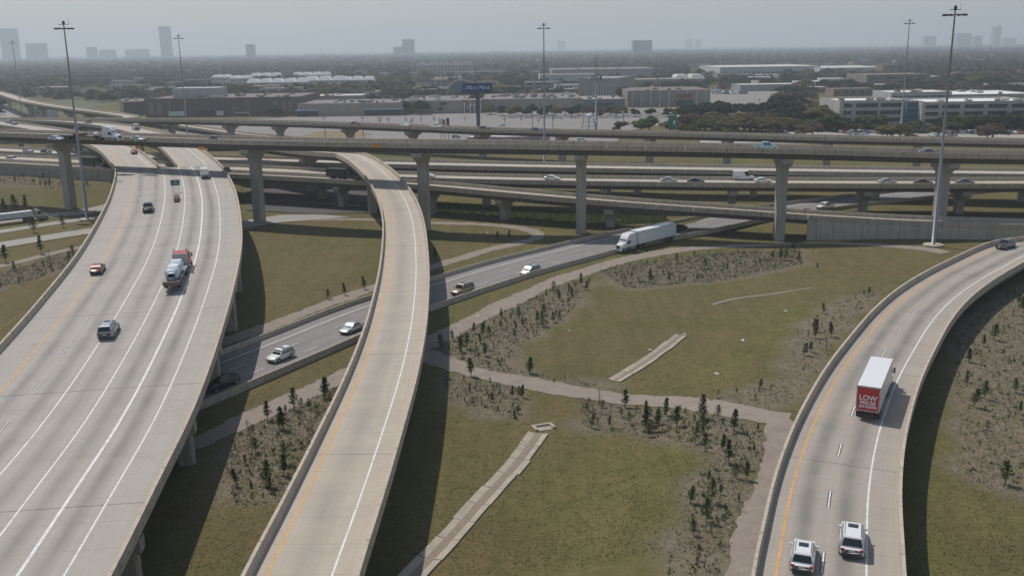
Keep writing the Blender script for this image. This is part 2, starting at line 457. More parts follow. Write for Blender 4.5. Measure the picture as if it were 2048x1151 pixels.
def mark(path, lines, root, s0=0.0, s1=None, dz=0.006):
    s1 = path.L if s1 is None else s1
    for ln in lines:
        side, off, wd, mat = ln[:4]; dash = ln[4] if len(ln) > 4 else None
        a0, a1 = (ln[5] if len(ln) > 5 and ln[5] else (s0, s1))
        if dash is None:
            mb = MB(); sweep(mb, path, a0 + .1, a1 - .1, [(off + wd / 2, dz), (off - wd / 2, dz)], side, False)
            mb.build("lane_line", mat, root)
        else:
            on, per = dash; t = a0 + per * 0.4
            while t + on < a1:
                mb = MB(); sweep(mb, path, t, t + on, [(off + 0.17, dz - 0.002), (off - 0.17, dz - 0.002)], side, False)
                d0 = mb.build("lane_dash_border", m_black, root)
                mb = MB(); sweep(mb, path, t, t + on, [(off + wd / 2, dz + .002), (off - wd / 2, dz + .002)], side, False)
                mb.build("lane_dash", mat, root); t += per
# ------------------------------------------------------------------ road alignments (traced in the photograph, heights from lane widths and pier feet)
def interp_y(tab):
    a = np.array(tab, float); return lambda X, Y: float(np.interp(Y, a[:, 0], a[:, 1]))
zA = interp_y([(40, 5.6), (60, 5.8), (105, 6.7), (130, 8.0), (150, 9.2), (190, 11.2), (230, 12.6), (265, 13.2), (600, 13.2)])
zB = interp_y([(40, 6.4), (130, 6.5), (150, 6.8), (180, 7.6), (210, 9.7), (235, 11.7), (262, 13.0), (600, 13.2)])
zC = lambda X, Y: 3.4
def edge(px, zf, par=0.95):
    return np.array([at_f(x, y, lambda X, Y: zf(X, Y) + par) - np.array([0, 0, par]) for x, y in px])
def offs(P, d):
    P = np.array(P, float); T = np.gradient(P[:, :2], axis=0); T /= np.linalg.norm(T, axis=1)[:, None]
    Q = P.copy(); Q[:, 0] += T[:, 1] * d; Q[:, 1] -= T[:, 0] * d; return Q
def extend(P, L, end=0, dz=0.0):
    P = np.array(P, float)
    if end == 0:
        t = P[0] - P[1]; t /= np.linalg.norm(t[:2]); t[2] = dz; return np.r_[[P[0] + t * L], P]
    t = P[-1] - P[-2]; t /= np.linalg.norm(t[:2]); t[2] = dz; return np.r_[P, [P[-1] + t * L]]
A_r = [(411, 301), (445, 329), (462, 356), (476, 390), (485.5, 454), (483, 505), (472, 557), (459, 610), (424, 724), (383, 830), (330, 935), (278, 1040), (225, 1146)][::-1]
A_l_far = [(221, 336), (216, 322), (200, 298), (163, 282), (137, 273), (117, 269), (59, 258), (0, 249), (-70, 240)]
AR_far = [(366, 272), (274, 250), (195, 241), (98, 236.5), (0, 235), (-70, 235)]
B_l = [(659, 304), (693, 317), (725, 344), (742, 366), (756, 395), (765, 432), (766, 476), (761, 540), (747, 598), (732, 653), (694, 748), (637, 858), (574, 978), (517, 1079), (484, 1150)][::-1]
B_r = [(734, 304), (766, 322), (791, 342), (815, 368), (835, 400), (847, 432), (853, 469), (856, 530), (855, 590), (849, 659), (833, 744), (809, 839), (780, 945), (747, 1060), (718, 1141)][::-1]
C_l = [(2048, 454), (1998, 468), (1930, 498.5), (1861.5, 533), (1793, 574), (1742, 615), (1702, 666), (1654, 724), (1616, 791), (1587, 844), (1559, 916), (1535, 993), (1515.6, 1079), (1503.6, 1146)][::-1]
C_r = [(2048, 527.7), (1998, 553), (1947, 588), (1913, 629), (1879, 681), (1851, 739), (1827, 801), (1812, 868), (1803, 945), (1803, 1007), (1810, 1079), (1812, 1146)][::-1]
# A: right edge traced, 28 m wide up to the gore, then two connectors
Ar = extend(edge(A_r, zA), 45, 0)
pA = Path(offs(smooth_pts(Ar, 2), -14.0), 14.0, 14.0, 2.5, 1)
gore = at(341, 334, 13.3)
sG = pA.near(gore[0], gore[1])
ArF = np.r_[edge(A_r[-3:], zA), edge(AR_far, zA)]
pAR = Path(offs(smooth_pts(np.r_[Ar[:-3], ArF], 2), -5.9), 5.9, 5.9, 3.0, 1)
sAR = pAR.near(*[pA.pt(sG, 'R', -5.9, 0)[0][k] for k in (0, 1)])
left_near = np.array([pA.pt(t, 'L', 0, 0)[0] for t in np.linspace(sG - 60, sG, 12)])
AlF = np.r_[left_near, edge(A_l_far[2:], zA)]
pAL = Path(offs(smooth_pts(AlF, 2), 5.9), 5.9, 5.9, 3.0, 1)
sAL = pAL.near(*[pA.pt(sG, 'L', 5.9, 0)[0][k] for k in (0, 1)])
Bc, Bw = mid(edge(B_l, zB), edge(B_r, zB))
q = pAR.pt(sAR + 62, 'R', 4.2, 0)[0]; q2 = pAR.pt(sAR + 84, 'R', 3.0, 0)[0]
Bc = np.r_[extend(Bc, 40, 0), [(-66, 312, 13.1), (-88, 338, 13.15), (q[0], q[1], 13.17)]]
pB = Path(Bc, 4.4, 4.4, 2.5, 2)
Cc, Cw = mid(edge(C_l, zC), edge(C_r, zC))
Cc = extend(Cc, 40, 0); Cc = np.r_[Cc, [(148, 212, 3.4), (200, 226, 3.4), (260, 236, 3.4)]]
pC = Path(Cc, 5.8, 5.8, 2.5, 2)
D_ax = [(-330, 388, 22.1), (-265, 351, 22.0), (-200, 314, 21.9), (-130, 283, 21.8), (-70, 257, 21.75), (-30, 244, 21.7), (15, 234.3, 21.6), (65, 229.5, 20.5), (104, 232.5, 18.4), (150, 240, 16.6), (220, 254, 14.5)]
pD = Path(D_ax, 5.25, 5.25, 4.0, 2)
E_px = [(-120, 236), (0, 236), (200, 237), (337, 237), (460, 239.5), (600, 243), (800, 250.5), (1000, 258), (1200, 262), (1400, 266), (1648, 273), (2048, 280), (2200, 283)]
En = np.array([at(x, y + 1.6, 12.5) - np.array([0, 0, .95]) for x, y in E_px])
pE = Path(offs(smooth_pts(En, 1), -5.25), 5.25, 5.25, 6.0, 2)
F_px = [(-60, 172), (0, 184), (45, 199), (82, 206), (147, 216), (215, 224), (262, 231)]
Fn = np.array([at(x, y, 13) - np.array([0, 0, .95]) for x, y in F_px])
pF = Path(Fn, 4.5, 4.5, 8.0, 2)
Gz = 7.95
G2n = [(-230, 368), (-130, 321.5), (-78, 299.5), (-50, 287), (-37, 281.5), (-3, 270.5), (64, 256.5), (127, 249), (230, 241)]
pG2 = Path(offs([(x, y, Gz) for x, y in G2n], -6.3), 6.3, 6.3, 5.0, 2)
G1n = [(-240, 395), (-160, 356), (-88, 327), (-3, 301.5), (71, 283), (137, 268), (230, 252)]
pG1 = Path(offs([(x, y, Gz) for x, y in G1n], -7.2), 7.2, 7.2, 5.0, 2)
Hn = [(-230, 358, 7.95), (-176, 333, 7.95), (-129, 311, 7.95), (-78.7, 290, 7.95), (-48.9, 276.5, 7.9), (-22.3, 264.2, 7.5), (-2.1, 251.5, 7.2), (22.2, 239.5, 6.5), (50, 234, 5.0), (76, 229.5, 3.5), (96.5, 224.5, 2.8), (122, 219, 2.6)]
pH = Path(offs(smooth_pts(Hn, 1), -4.2), 4.2, 4.2, 3.0, 2)
I_f = [(431, 715), (594, 650), (732, 606), (864, 565), (1093, 502), (1183, 480), (1254, 464), (1361, 443), (1570, 411), (1716, 390), (1824, 380)]
I_n = [(426, 801), (594, 729), (708, 686), (860, 613), (1042, 555), (1191, 514), (1280, 492), (1367, 474), (1570, 431), (1726, 412), (1863, 398)]
Ic, Iw = mid(np.array([at(x, y, 0) for x, y in I_f]), np.array([at(x, y, 0) for x, y in I_n]))
Ic = extend(extend(Ic, 80, 0), 60, 1); Ic[:, 2] = 0
pI = Path(Ic, 6.9, 6.9, 3.0, 2)

# ------------------------------------------------------------------ terrain
def sstep(a, b, x):
    t = np.clip((x - a) / (b - a), 0, 1); return t * t * (3 - 2 * t)
def zt(x, y):
    X = np.asarray(x, float); Y = np.asarray(y, float); sh = X.shape
    X = X.ravel(); Y = Y.ravel(); Z = np.zeros(X.size)
    m = (X > -20) & (X < 170) & (Y > 20) & (Y < 260)
    if m.any():
        dl, st, dd = pC.dist(X[m], Y[m]); lat = -dl - 5.8
        e = 2.85 * (1 - sstep(3.5, 24, lat)) * sstep(-5.0, -0.3, lat) * (1 - sstep(130, 190, st))
        Z[m] += e
    m = (X > -330) & (X < -60) & (Y > 250) & (Y < 420)
    if m.any():
        dl, st, dd = pH.dist(X[m], Y[m]); lat = dl - 4.2
        e = 4.6 * (1 - sstep(2, 30, lat)) * (1 - sstep(-108, -88, X[m])) * sstep(-330, -300, X[m])
        e = np.where(lat < -28, 4.6 * (1 - sstep(28, 60, -lat)) * (1 - sstep(-108, -88, X[m])), e)
        Z[m] += e
    Z += -1.5 * np.exp(-(((X - 72) / 26) ** 2 + ((Y - 232) / 13) ** 2))
    near = sstep(450, 300, np.hypot(X, Y - 100))
    dI, _, _ = pI.dist(X, Y) if X.size < 4000 else (np.zeros(1), 0, 0)
    Z += near * 0.16 * (np.sin(X * 0.113 + 1.3) * np.cos(Y * 0.097) + 0.6 * np.sin(X * 0.047 - Y * 0.061 + 2))
    return float(Z[0]) if sh == () else Z.reshape(sh)
def gp(x, y): return at_f(x, y, zt)
def drape(px): 
    P = np.array([gp(x, y) for x, y in px]); return P

def in_poly(X, Y, poly):
    r = np.zeros(X.shape, bool); n = len(poly); j = n - 1
    for i in range(n):
        xi, yi = poly[i][:2]; xj, yj = poly[j][:2]
        c = ((yi > Y) != (yj > Y)) & (X < (xj - xi) * (Y - yi) / (yj - yi + 1e-12) + xi)
        r ^= c; j = i
    return r
BEDS_PX = {
 'triangle': [(868, 690), (935, 655), (1000, 625), (1110, 578), (1185, 556), (1170, 590), (1125, 640), (1040, 690), (1010, 735), (1100, 752), (1235, 772), (1225, 782), (1060, 758), (930, 738), (880, 715)],
 'ramp': [(1160, 790), (1190, 798), (1330, 818), (1450, 835), (1525, 860), (1540, 890), (1500, 960), (1478, 1040), (1440, 1160), (1330, 1160), (1360, 1050), (1400, 960), (1420, 915), (1340, 880), (1165, 850)],
 'fork': [(885, 755), (1010, 772), (1065, 790), (1050, 805), (1030, 840), (900, 800)],
 'between': [(485, 828), (640, 782), (690, 748), (665, 800), (560, 1000), (470, 1010), (450, 930)],
 'right': [(1905, 640), (2000, 590), (2120, 560), (2120, 1010), (2000, 985), (1930, 960), (1912, 800)],
 'road': [(1200, 540), (1330, 516), (1440, 506), (1600, 500), (1605, 530), (1440, 562), (1250, 578)],
 'left': [(-40, 560), (80, 522), (165, 503), (150, 528), (60, 562), (-40, 585)],
 'slope': [(-40, 350), (100, 361), (215, 372), (205, 398), (100, 395), (-40, 384)],
 'gore': [(1600, 650), (1700, 590), (1775, 568), (1690, 656), (1640, 735), (1590, 800), (1500, 815), (1400, 800), (1560, 760)],
}
BEDS = {k: np.array([gp(x, y) for x, y in v]) for k, v in BEDS_PX.items()}
def axis(segs):
    out = [segs[0][0]]
    for a, b, d in segs:
        n = max(1, int(round((b - a) / d))); out += list(np.linspace(a, b, n + 1)[1:])
    return np.array(out)
xs = axis([(-16000, -4000, 1500), (-4000, -900, 300), (-900, -300, 40), (-300, -110, 5), (-110, 130, 1.25), (130, 260, 4), (260, 900, 40), (900, 4000, 300), (4000, 16000, 1500)])
ys = axis([(-600, 0, 100), (0, 45, 9), (45, 245, 1.25), (245, 430, 4), (430, 1000, 40), (1000, 4000, 250), (4000, 22000, 1500)])
GX, GY = np.meshgrid(xs, ys)
GZ = zt(GX, GY)
# keep the ground just under the frontage road
nearI = (GX > -160) & (GX < 230) & (GY > 40) & (GY < 340)
dI, _, ddI = pI.dist(GX[nearI], GY[nearI])
GZn = GZ[nearI]; GZ[nearI] = GZn - 0.10 * (1 - sstep(6.5, 9.0, np.abs(dI)))
jx = GX + 1.6 * np.sin(GX * 0.7 + GY * 0.31) + 1.1 * np.sin(GY * 1.3 - GX * 0.4); jy = GY + 1.6 * np.cos(GY * 0.6 - GX * 0.27) + 1.1 * np.cos(GX * 1.5)
bed = np.zeros(GX.shape)
for k, P in BEDS.items(): bed = np.maximum(bed, in_poly(jx, jy, P).astype(float))
for _ in range(5):
    b_ = bed.copy(); b_[1:-1, 1:-1] = (bed[:-2, 1:-1] + bed[2:, 1:-1] + bed[1:-1, :-2] + bed[1:-1, 2:] + 2 * bed[1:-1, 1:-1]) / 6; bed = b_
V = np.c_[GX.ravel(), GY.ravel(), GZ.ravel()]
nx, ny = len(xs), len(ys)
idx = np.arange(nx * ny).reshape(ny, nx)
FQ = np.c_[idx[:-1, :-1].ravel(), idx[:-1, 1:].ravel(), idx[1:, 1:].ravel(), idx[1:, :-1].ravel()]
def mat_ground():
    m, nt, b = nt_new("grassland"); p = position(nt)
    big = noise(nt, p, 0.016, 6, 0.65, 1.2); midn = noise(nt, p, 0.07, 7, 0.7, 0.8); fine = noise(nt, p, 0.7, 6, 0.75); grain = noise(nt, p, 4.0, 4, 0.8)
    rot = nt.nodes.new("ShaderNodeMapping"); rot.inputs["Rotation"].default_value = (0, 0, 0.55); rot.inputs["Scale"].default_value = (0.42, 0.035, 1); nt.links.new(p, rot.inputs["Vector"])
    mow = noise(nt, rot.outputs[0], 1.0, 5, 0.65, 0.3)
    green = ramp(nt, midn, [(0.3, (0.065, 0.085, 0.022)), (0.48, (0.10, 0.118, 0.034)), (0.62, (0.165, 0.155, 0.06)), (0.75, (0.14, 0.10, 0.05))])
    dry = ramp(nt, midn, [(0.3, (0.125, 0.088, 0.042)), (0.5, (0.17, 0.125, 0.062)), (0.7, (0.155, 0.098, 0.052))])
    col = mixc(nt, ramp(nt, big, [(0.36, (0.1, 0.1, 0.1)), (0.56, (0.9, 0.9, 0.9))]), green, dry)
    col = mixc(nt, ramp(nt, mow, [(0.40, (0.45, 0.45, 0.45)), (0.58, (0, 0, 0))]), col, (0.075, 0.075, 0.026))
    col = mixc(nt, ramp(nt, fine, [(0.33, (0.6, 0.6, 0.6)), (0.55, (0, 0, 0))]), col, (0.06, 0.066, 0.02))
    col = mixc(nt, ramp(nt, fine, [(0.62, (0, 0, 0)), (0.75, (0.5, 0.5, 0.5))]), col, (0.24, 0.19, 0.115))
    col = mixc(nt, 0.3, col, ramp(nt, grain, [(0.3, (0.05, 0.05, 0.02)), (0.75, (0.235, 0.20, 0.11))]))
    at_ = nt.nodes.new("ShaderNodeAttribute"); at_.attribute_name = "bed"
    litter = ramp(nt, grain, [(0.3, (0.12, 0.092, 0.07)), (0.5, (0.205, 0.165, 0.135)), (0.72, (0.29, 0.245, 0.205))])
    litter = mixc(nt, ramp(nt, fine, [(0.38, (0, 0, 0)), (0.6, (0.75, 0.75, 0.75))]), litter, (0.105, 0.105, 0.05))
    n = nt.nodes.new("ShaderNodeMath"); n.operation = 'MULTIPLY_ADD'; nt.links.new(fine, n.inputs[0]); n.inputs[1].default_value = 0.9
    nt.links.new(at_.outputs["Fac"], n.inputs[2])
    col = mixc(nt, ramp(nt, n.outputs[0], [(0.55, (0, 0, 0)), (1.35, (0.95, 0.95, 0.95))]), col, litter)
    # far off: wooded suburban floor
    sy = nt.nodes.new("ShaderNodeSeparateXYZ"); nt.links.new(p, sy.inputs[0])
    mr = nt.nodes.new("ShaderNodeMapRange"); mr.inputs["From Min"].default_value = 800; mr.inputs["From Max"].default_value = 1500; nt.links.new(sy.outputs[1], mr.inputs["Value"])
    patch = noise(nt, p, 0.004, 4, 0.6)
    col = mixc(nt, mr.outputs[0], col, ramp(nt, patch, [(0.35, (0.03, 0.038, 0.02)), (0.65, (0.065, 0.062, 0.036))]))
    nt.links.new(col, b.inputs["Base Color"]); b.inputs["Roughness"].default_value = 0.95
    b.inputs["Specular IOR Level"].default_value = 0.1
    bump(nt, b, grain, 0.4, 0.12)
    return m
m_grass = mat_ground()
ground = raw("ground", V, FQ, m_grass, "structure", None, {"bed": bed.ravel()}, True)

def ribbon(name, path, mat, zoff=0.03, kind="structure", cols=4, a=0.0, b=None, drapef=zt, worn=0.0):
    b = path.L if b is None else b; mb = MB(); rows, uv = [], []
    for t in path.stations(a, b):
        p, r, wl, wr = path.fr(t); R_, U_ = [], []
        if worn: wl += worn * (random.uniform(-1, 1) + math.sin(t * .31)); wr += worn * (random.uniform(-1, 1) + math.sin(t * .23 + 1))
        for o in np.linspace(wr, -wl, cols + 1):
            x, y = p[0] + r[0] * o, p[1] + r[1] * o
            R_.append((x, y, (drapef(x, y) if drapef else p[2]) + zoff)); U_.append((o, t))
        rows.append(R_); uv.append(U_)
    mb.quadgrid(rows, uv); o = mb.build(name, mat, None)
    if kind: o["kind"] = kind
    return o
def flatpath(px, w, ds=2.0, sm=2):
    P = drape(px); P[:, 2] = 0; return Path(P, w / 2, w / 2, ds, sm)
m_frontage = mat_deck("frontage_concrete", (0.215, 0.205, 0.20), [(-3.2, 0.9, 0.5), (0.4, 0.9, 0.55), (3.9, 0.9, 0.55)], 0.55)
m_trail = mat_rough("gravel_trail", (0.25, 0.212, 0.178), 0.32, 0.5, 0.95, False)
# frontage road: draped bed, barriers either side
for i in range(len(pI.s)): pI.P[i, 2] = zt(pI.P[i, 0], pI.P[i, 1]) + 0.06
ribbon("frontage_road", pI, m_frontage, 0.0, drapef=None)
bar = thing("concrete_barrier", "low concrete barrier along the far side of the ground-level frontage road", "barrier", tuple(pI.pt(pI.L / 2, 'L', 0, 0)[0]), 0, "road barriers", True)
bar2 = thing("concrete_barrier", "low concrete barrier along the near side of the frontage road by the grass verge", "barrier", tuple(pI.pt(pI.L / 2, 'R', 0, 0)[0]), 0, "road barriers", True)
for root, sd_, sg in ((bar, 'L', -1), (bar2, 'R', 1)):
    ss = np.linspace(0, pI.L, 46)
    for a, b in zip(ss[:-1], ss[1:]):
        if sd_ == 'R' and b > pI.near(40, 225) and a < pI.near(150, 300): pass
        mb = MB(); pf = [(0.0, -0.3), (0.03, 0.25), (0.1, 0.85), (0.32, 0.85), (0.38, -0.3)]
        pf = [(sg * o, z) for o, z in pf]
        sweep(mb, pI, a + .02, b - .02, pf if sg < 0 else pf[::-1], sd_); mb.build("barrier_section", m_conc, root)
mk = thing("road_marking", "white painted lines and lane dashes on the ground-level frontage road", "road marking", tuple(pI.fr(pI.L / 2)[0]), 0, None, True)
mark(pI, [('L', 2.6, 0.2, m_white), ('L', 6.3, 0.15, m_white, (3.0, 12.0)), ('R', -3.6, 0.15, m_white, (3.0, 12.0)), ('R', -0.9, 0.2, m_yel)], mk)
# trails
T1 = [(470, 462), (537, 444), (600, 440), (703, 437), (853, 445), (908, 447), (1011, 451), (1066, 461), (1082, 472), (1058, 482), (977, 499), (860, 536), (670, 602), (507, 664), (430, 690)]
T2 = [(200, 975), (364, 897), (455, 858), (550, 815), (670, 758), (770, 718), (847, 691), (909, 662), (980, 622), (1079, 576), (1182, 538), (1280, 511), (1356, 500), (1485, 491), (1622, 486), (1724, 488), (1844, 497), (1890, 506)]
T3 = [(820, 700), (858, 712), (939, 744), (1059, 767), (1179, 787), (1322, 801), (1442, 815), (1520, 830), (1578, 838)]
T4 = [(1560, 836), (1562, 856), (1551, 900), (1533, 962), (1512, 1035), (1493, 1110), (1478, 1190)]
for nm, px, w, z0 in (("maintenance_trail", T1, 3.6, .05), ("maintenance_trail", T2, 4.2, .055), ("maintenance_trail", T3, 4.2, .062), ("maintenance_trail", T4, 2.5, .07)):
    ribbon(nm, flatpath(px, w, 0.8), m_trail, z0, worn=.28)
ribbon("dirt_track", flatpath([(1425, 609), (1461, 598), (1540, 588), (1622, 575)], 0.8), m_trail, 0.05, cols=1)
# roads west of A
m_lroad = mat_deck("left_road_concrete", (0.30, 0.285, 0.265), [(-1.6, 0.8, 0.4), (1.6, 0.8, 0.4)], 0.65)
L1 = [(-60, 452), (0, 443), (114, 429), (190, 420), (300, 408)]; L2 = [(-60, 472), (0, 463), (110, 446), (170, 438), (300, 420)]; L3 = [(-60, 500), (0, 490), (100, 474), (165, 464), (300, 444)]
L4 = [(-60, 545), (0, 533), (60, 518), (110, 505), (170, 492), (300, 470)]
pL = []
for px, w in ((L1, 6.5), (L2, 5.5), (L3, 7.5)):
    p_ = flatpath(px, w, 4.0); pL.append(p_); ribbon("service_road", p_, m_lroad, 0.06)
ribbon("maintenance_trail", flatpath(L4, 3.2, 3.0), m_trail, 0.05)
for p_, nm in ((pL[0], "service road carrying the flatbed lorry"), (pL[2], "service road nearest the curved bridge")):
    k = thing("kerb", "pale concrete kerb beside the " + nm, "kerb", tuple(p_.fr(p_.L / 2)[0]), 0, None, True)
    mb = MB(); rows = []
    for t in p_.stations(0, p_.L):
        r_ = []
        for o, z in ((0.0, -0.1), (0.0, 0.2), (0.45, 0.2), (0.45, -0.1)):
            q, _ = p_.pt(t, 'R', o, 0); r_.append((q[0], q[1], zt(q[0], q[1]) + z))
        rows.append(r_)
    mb.quadgrid(rows[::-1], None, True); mb.build("kerb_stone", mat_rough("kerb", (0.46, 0.43, 0.33), 0.15, 0.5), k)
# drainage flumes: two rows of concrete slabs with a silted channel between
m_slab = mat_rough("flume_concrete", (0.37, 0.325, 0.265), 0.38, 0.7, 0.9, False)
m_silt = mat_rough("silt", (0.24, 0.195, 0.15), 0.35, 1.6, 0.95, False)
def flume(px, w, label):
    p_ = flatpath(px, w, 1.5); root = thing("drainage_flume", label, "drain", tuple(p_.fr(p_.L / 2)[0]), 0, None, True)
    n = int(p_.L / 3.6); ss = np.linspace(0, p_.L, n + 1)
    for a, b in zip(ss[:-1], ss[1:]):
        for sg in (-1, 1):
            mb = MB(); rows = []; j1, j2 = random.uniform(-.18, .12), random.uniform(-.1, .1)
            wi = w * random.uniform(0.7, 1.2) * np.interp(a, [0, p_.L * .35, p_.L * .7, p_.L], [.15, .09, .03, .015])
            for t in p_.stations(a + 0.05, b - 0.05):
                r_ = []
                for o, z in ((sg * wi, -0.1), (sg * wi, 0.02), (sg * (w / 2 + j1), 0.17 + 0.05 * j2), (sg * (w / 2 + j1), -0.2)):
                    q, _ = p_.pt(t, 'C', o, 0); r_.append((q[0], q[1], zt(q[0], q[1]) + z))
                rows.append(r_ if sg < 0 else r_[::-1])
            mb.quadgrid(rows, None, True); nn = len(rows)
            mb.f.append((3, 2, 1, 0)); mb.f.append(tuple(4 * (nn - 1) + k for k in range(4)))
            mb.build("flume_slab", m_slab, root)
    mb = MB(); rows = []
    for t in p_.stations(0, p_.L):
        rows.append([(lambda q: (q[0], q[1], zt(q[0], q[1]) + 0.07))(p_.pt(t, 'C', o, 0)[0]) for o in (w * .17, -w * .17)])
    mb.quadgrid(rows); mb.build("silt_bed", m_silt, root)
    return p_, root
pf1, rf1 = flume([(1078, 866), (1035, 926), (968, 997), (906, 1069), (820, 1160)], 2.5, "long concrete drainage flume running down the grass from a square inlet")
pf2, rf2 = flume([(1362, 670), (1298, 720), (1228, 762)], 2.0, "short concrete drainage flume ending at the gravel trail")
g = gp(1088, 856)
hb = thing("drain_inlet", "square concrete drain inlet at the head of the long flume", "drain", (g[0], g[1], g[2]), 0.35); hb.scale = (.78, .78, .78)
mb = MB()
for c, d in (((0, 1.0, .1), (3.4, .5, .5)), ((-1.45, 0, .1), (.5, 1.6, .5)), ((1.45, 0, .1), (.5, 1.6, .5))): mb.box(c, d)
mb.build("inlet_wall", m_slab, hb)
mb = MB(); mb.box((0, 0, 0.02), (2.5, 1.6, 0.1)); mb.build("inlet_floor", m_slab, hb)

# ------------------------------------------------------------------ bridges
WLINE = 0.16
mA = mat_deck("connector_deck", (0.37, 0.342, 0.31), [(-7.6, 1.2, .8), (-3.9, 1.2, .75), (0.3, 1.4, .6), (4.4, 1.2, .8), (8.0, 1.2, .95)], 0.36)
mAR = mat_deck("split_deck", (0.39, 0.35, 0.305), [(-2.2, 0.9, .5), (1.5, 0.9, .5)], 0.66)
mB = mat_deck("ramp_deck", (0.42, 0.37, 0.305), [(-0.55, 2.0, .75)], 0.60)
mC = mat_deck("exit_deck", (0.35, 0.315, 0.275), [(-2.3, 1.3, .95), (1.15, 1.3, 1.0)], 0.40)
mD = mat_deck("viaduct_deck", (0.41, 0.365, 0.31), [(-1.8, 0.8, .4), (1.8, 0.8, .4)], 0.7)
tA = pA.near(-52.5, 122)
bridge("connector_bridge", "wide curved concrete bridge with five lanes in the left foreground", pA, zt, mA,
       [tA + 25 * k for k in (-3, -2, -1, 0, 1.15, 2.2, 3.2, 4.2, 5.2, 6.2) if 0 < tA + 25 * k < sG - 4], 'bent', 9.0, 9, 1.35, 30.0, 'LR',
       [('L', 4.6, 0.2, m_yel), ('L', 8.3, .14, m_white, (3.0, 12.0)), ('L', 12.1, .18, m_white), ('R', -11.5, .18, m_white), ('R', -7.8, .30, m_white), ('R', -4.2, .18, m_white)],
       2.2, 0.0, sG, colw=1.8)
bridge("connector_bridge", "left branch of the split bridge curving away beneath the high flyover", pAL, zt, mAR, [sAL + d for d in (18, 52, 90, 130, 170, 210)], 'hammer', 14, 4, 1.35, 36, 'LR',
       [('L', 3.2, .2, m_yel), ('R', -2.0, .18, m_white), ('L', 6.6, .14, m_white, (3, 12))], 0, sAL + .1)
bridge("connector_bridge", "right branch of the split bridge curving away beneath the high flyover", pAR, zt, mAR, [sAR + d for d in (18, 60, 100, 140, 180, 220)], 'hammer', 14, 4, 1.35, 36, 'LR',
       [('L', 1.6, .2, m_yel), ('R', -3.4, .18, m_white), ('R', -6.9, .14, m_white, (3, 12))], 0, sAR + .1)
pb = [pB.near(*at(747, 1112, 0)[:2]), pB.near(-14, 110), pB.near(-18, 210), pB.near(*at(737, 426, 0)[:2]), pB.near(-66, 312)]
bridge("ramp_bridge", "slender single-lane concrete ramp curving up through the middle", pB, zt, mB, pb, 'hammer', 9.0, 3, 1.35, 32, 'LR',
       [('L', 1.45, .18, m_yel), ('R', -2.35, .18, m_white)], 2.2, 0, pB.L - 1, capL=6.2, colw=2.2)
pc = [pC.near(*at(2036, 596, 0)[:2]), pC.near(48, 132), pC.near(140, 210), pC.near(175, 219)]
bridge("exit_bridge", "two-lane concrete ramp bridge curving down the right side with three vehicles", pC, zt, mC, pc, 'hammer', 9.0, 4, 1.2, 31, 'LR',
       [('L', 1.8, .2, m_yel), ('L', 5.3, .15, m_white, (3.6, 12.2)), ('R', -2.9, .18, m_white)], 2.2, capL=9.0, colw=2.4)
pd = [(-265, 351), (-200, 314), (-130, 283), (-70, 257), (-22.8, 242.6), (15.5, 234), (64.5, 229.5), (104, 232.5), (150, 240)]
bridge("high_flyover", "highest concrete flyover crossing the whole picture on tall hammerhead piers", pD, zt, mD, pd, 'hammer', 9.0, 4, 1.4, 45, 'LR',
       [('L', 1.5, .18, m_yel), ('R', -2.4, .18, m_white), ('R', -5.6, .14, m_white, (3, 12))], 1.15, colw=2.5)
pe = [pE.near(at(x, 300, 0)[0] * 1.35, at(x, 300, 0)[1] * 1.35) for x in (10, 130, 245, 356, 470, 571, 700, 831, 970, 1128, 1290, 1467, 1662, 1850)]
pe = []
for x in (20, 140, 250, 356, 470, 571, 700, 831, 970, 1128, 1290, 1467, 1662, 1850):
    yy = np.interp(x, [e[0] for e in E_px], [e[1] for e in E_px]); w_ = at(x, yy, 12.5); pe.append(pE.near(w_[0] * 1.012, w_[1] * 1.012))
bridge("far_viaduct", "long level viaduct in front of the parking lot with the green sign gantry", pE, zt, mD, pe, 'hammer', 12.0, 4, 1.3, 40, 'LR',
       [('L', 1.5, .2, m_yel), ('R', -2.4, .2, m_white)], 0, colw=2.6)
pfp = [pF.near(*at(x, y, 12)[:2]) for x, y in ((20, 192), (60, 204), (92, 209), (150, 218), (195, 223))]
bridge("far_ramp_bridge", "distant pale ramp bridge joining the level viaduct at far left", pF, zt, mD, pfp, 'hammer', 14.0, 3, 1.3, 40, 'LR', [('L', 1.4, .2, m_yel)], 0, colw=2.6)
mG = mat_deck("mainlane_deck", (0.43, 0.385, 0.325), [(-3.6, 1, .35), (0, 1, .35), (3.6, 1, .35)], 0.72)
pg = [pG2.near(x, 270) for x in (-72, -40, -8, 26, 62, 98)] + [pG2.near(119, 255), pG2.near(160, 250)]
bridge("mainlane_bridge", "mid-level bridge carrying most of the cars below the high flyover", pG2, zt, mG, pg, 'hammer', 10.0, 5, 1.2, 32, 'LR',
       [('L', 2.4, .2, m_yel), ('R', -2.4, .2, m_white), ('L', 6.1, .14, m_white, (3, 12))], 1.4, colw=2.2)
pg = [pG1.near(x, 300) for x in (-75, -38, 0, 38, 76, 112, 150)]
bridge("mainlane_bridge", "rear mid-level bridge running parallel behind the one with cars", pG1, zt, mG, pg, 'hammer', 10.0, 5, 1.2, 32, 'LR',
       [('L', 2.4, .2, m_white), ('R', -2.4, .2, m_yel), ('R', -6.1, .14, m_white, (3, 12))], 1.4, colw=2.2)
ph_ = [(-49, 281), (-22, 268.4), (-1, 256), (24, 243.5)]
sW = pH.near(74, 233)
mH = mat_deck("slip_deck", (0.40, 0.365, 0.32), [(-0.8, 1, .4)], 0.7)
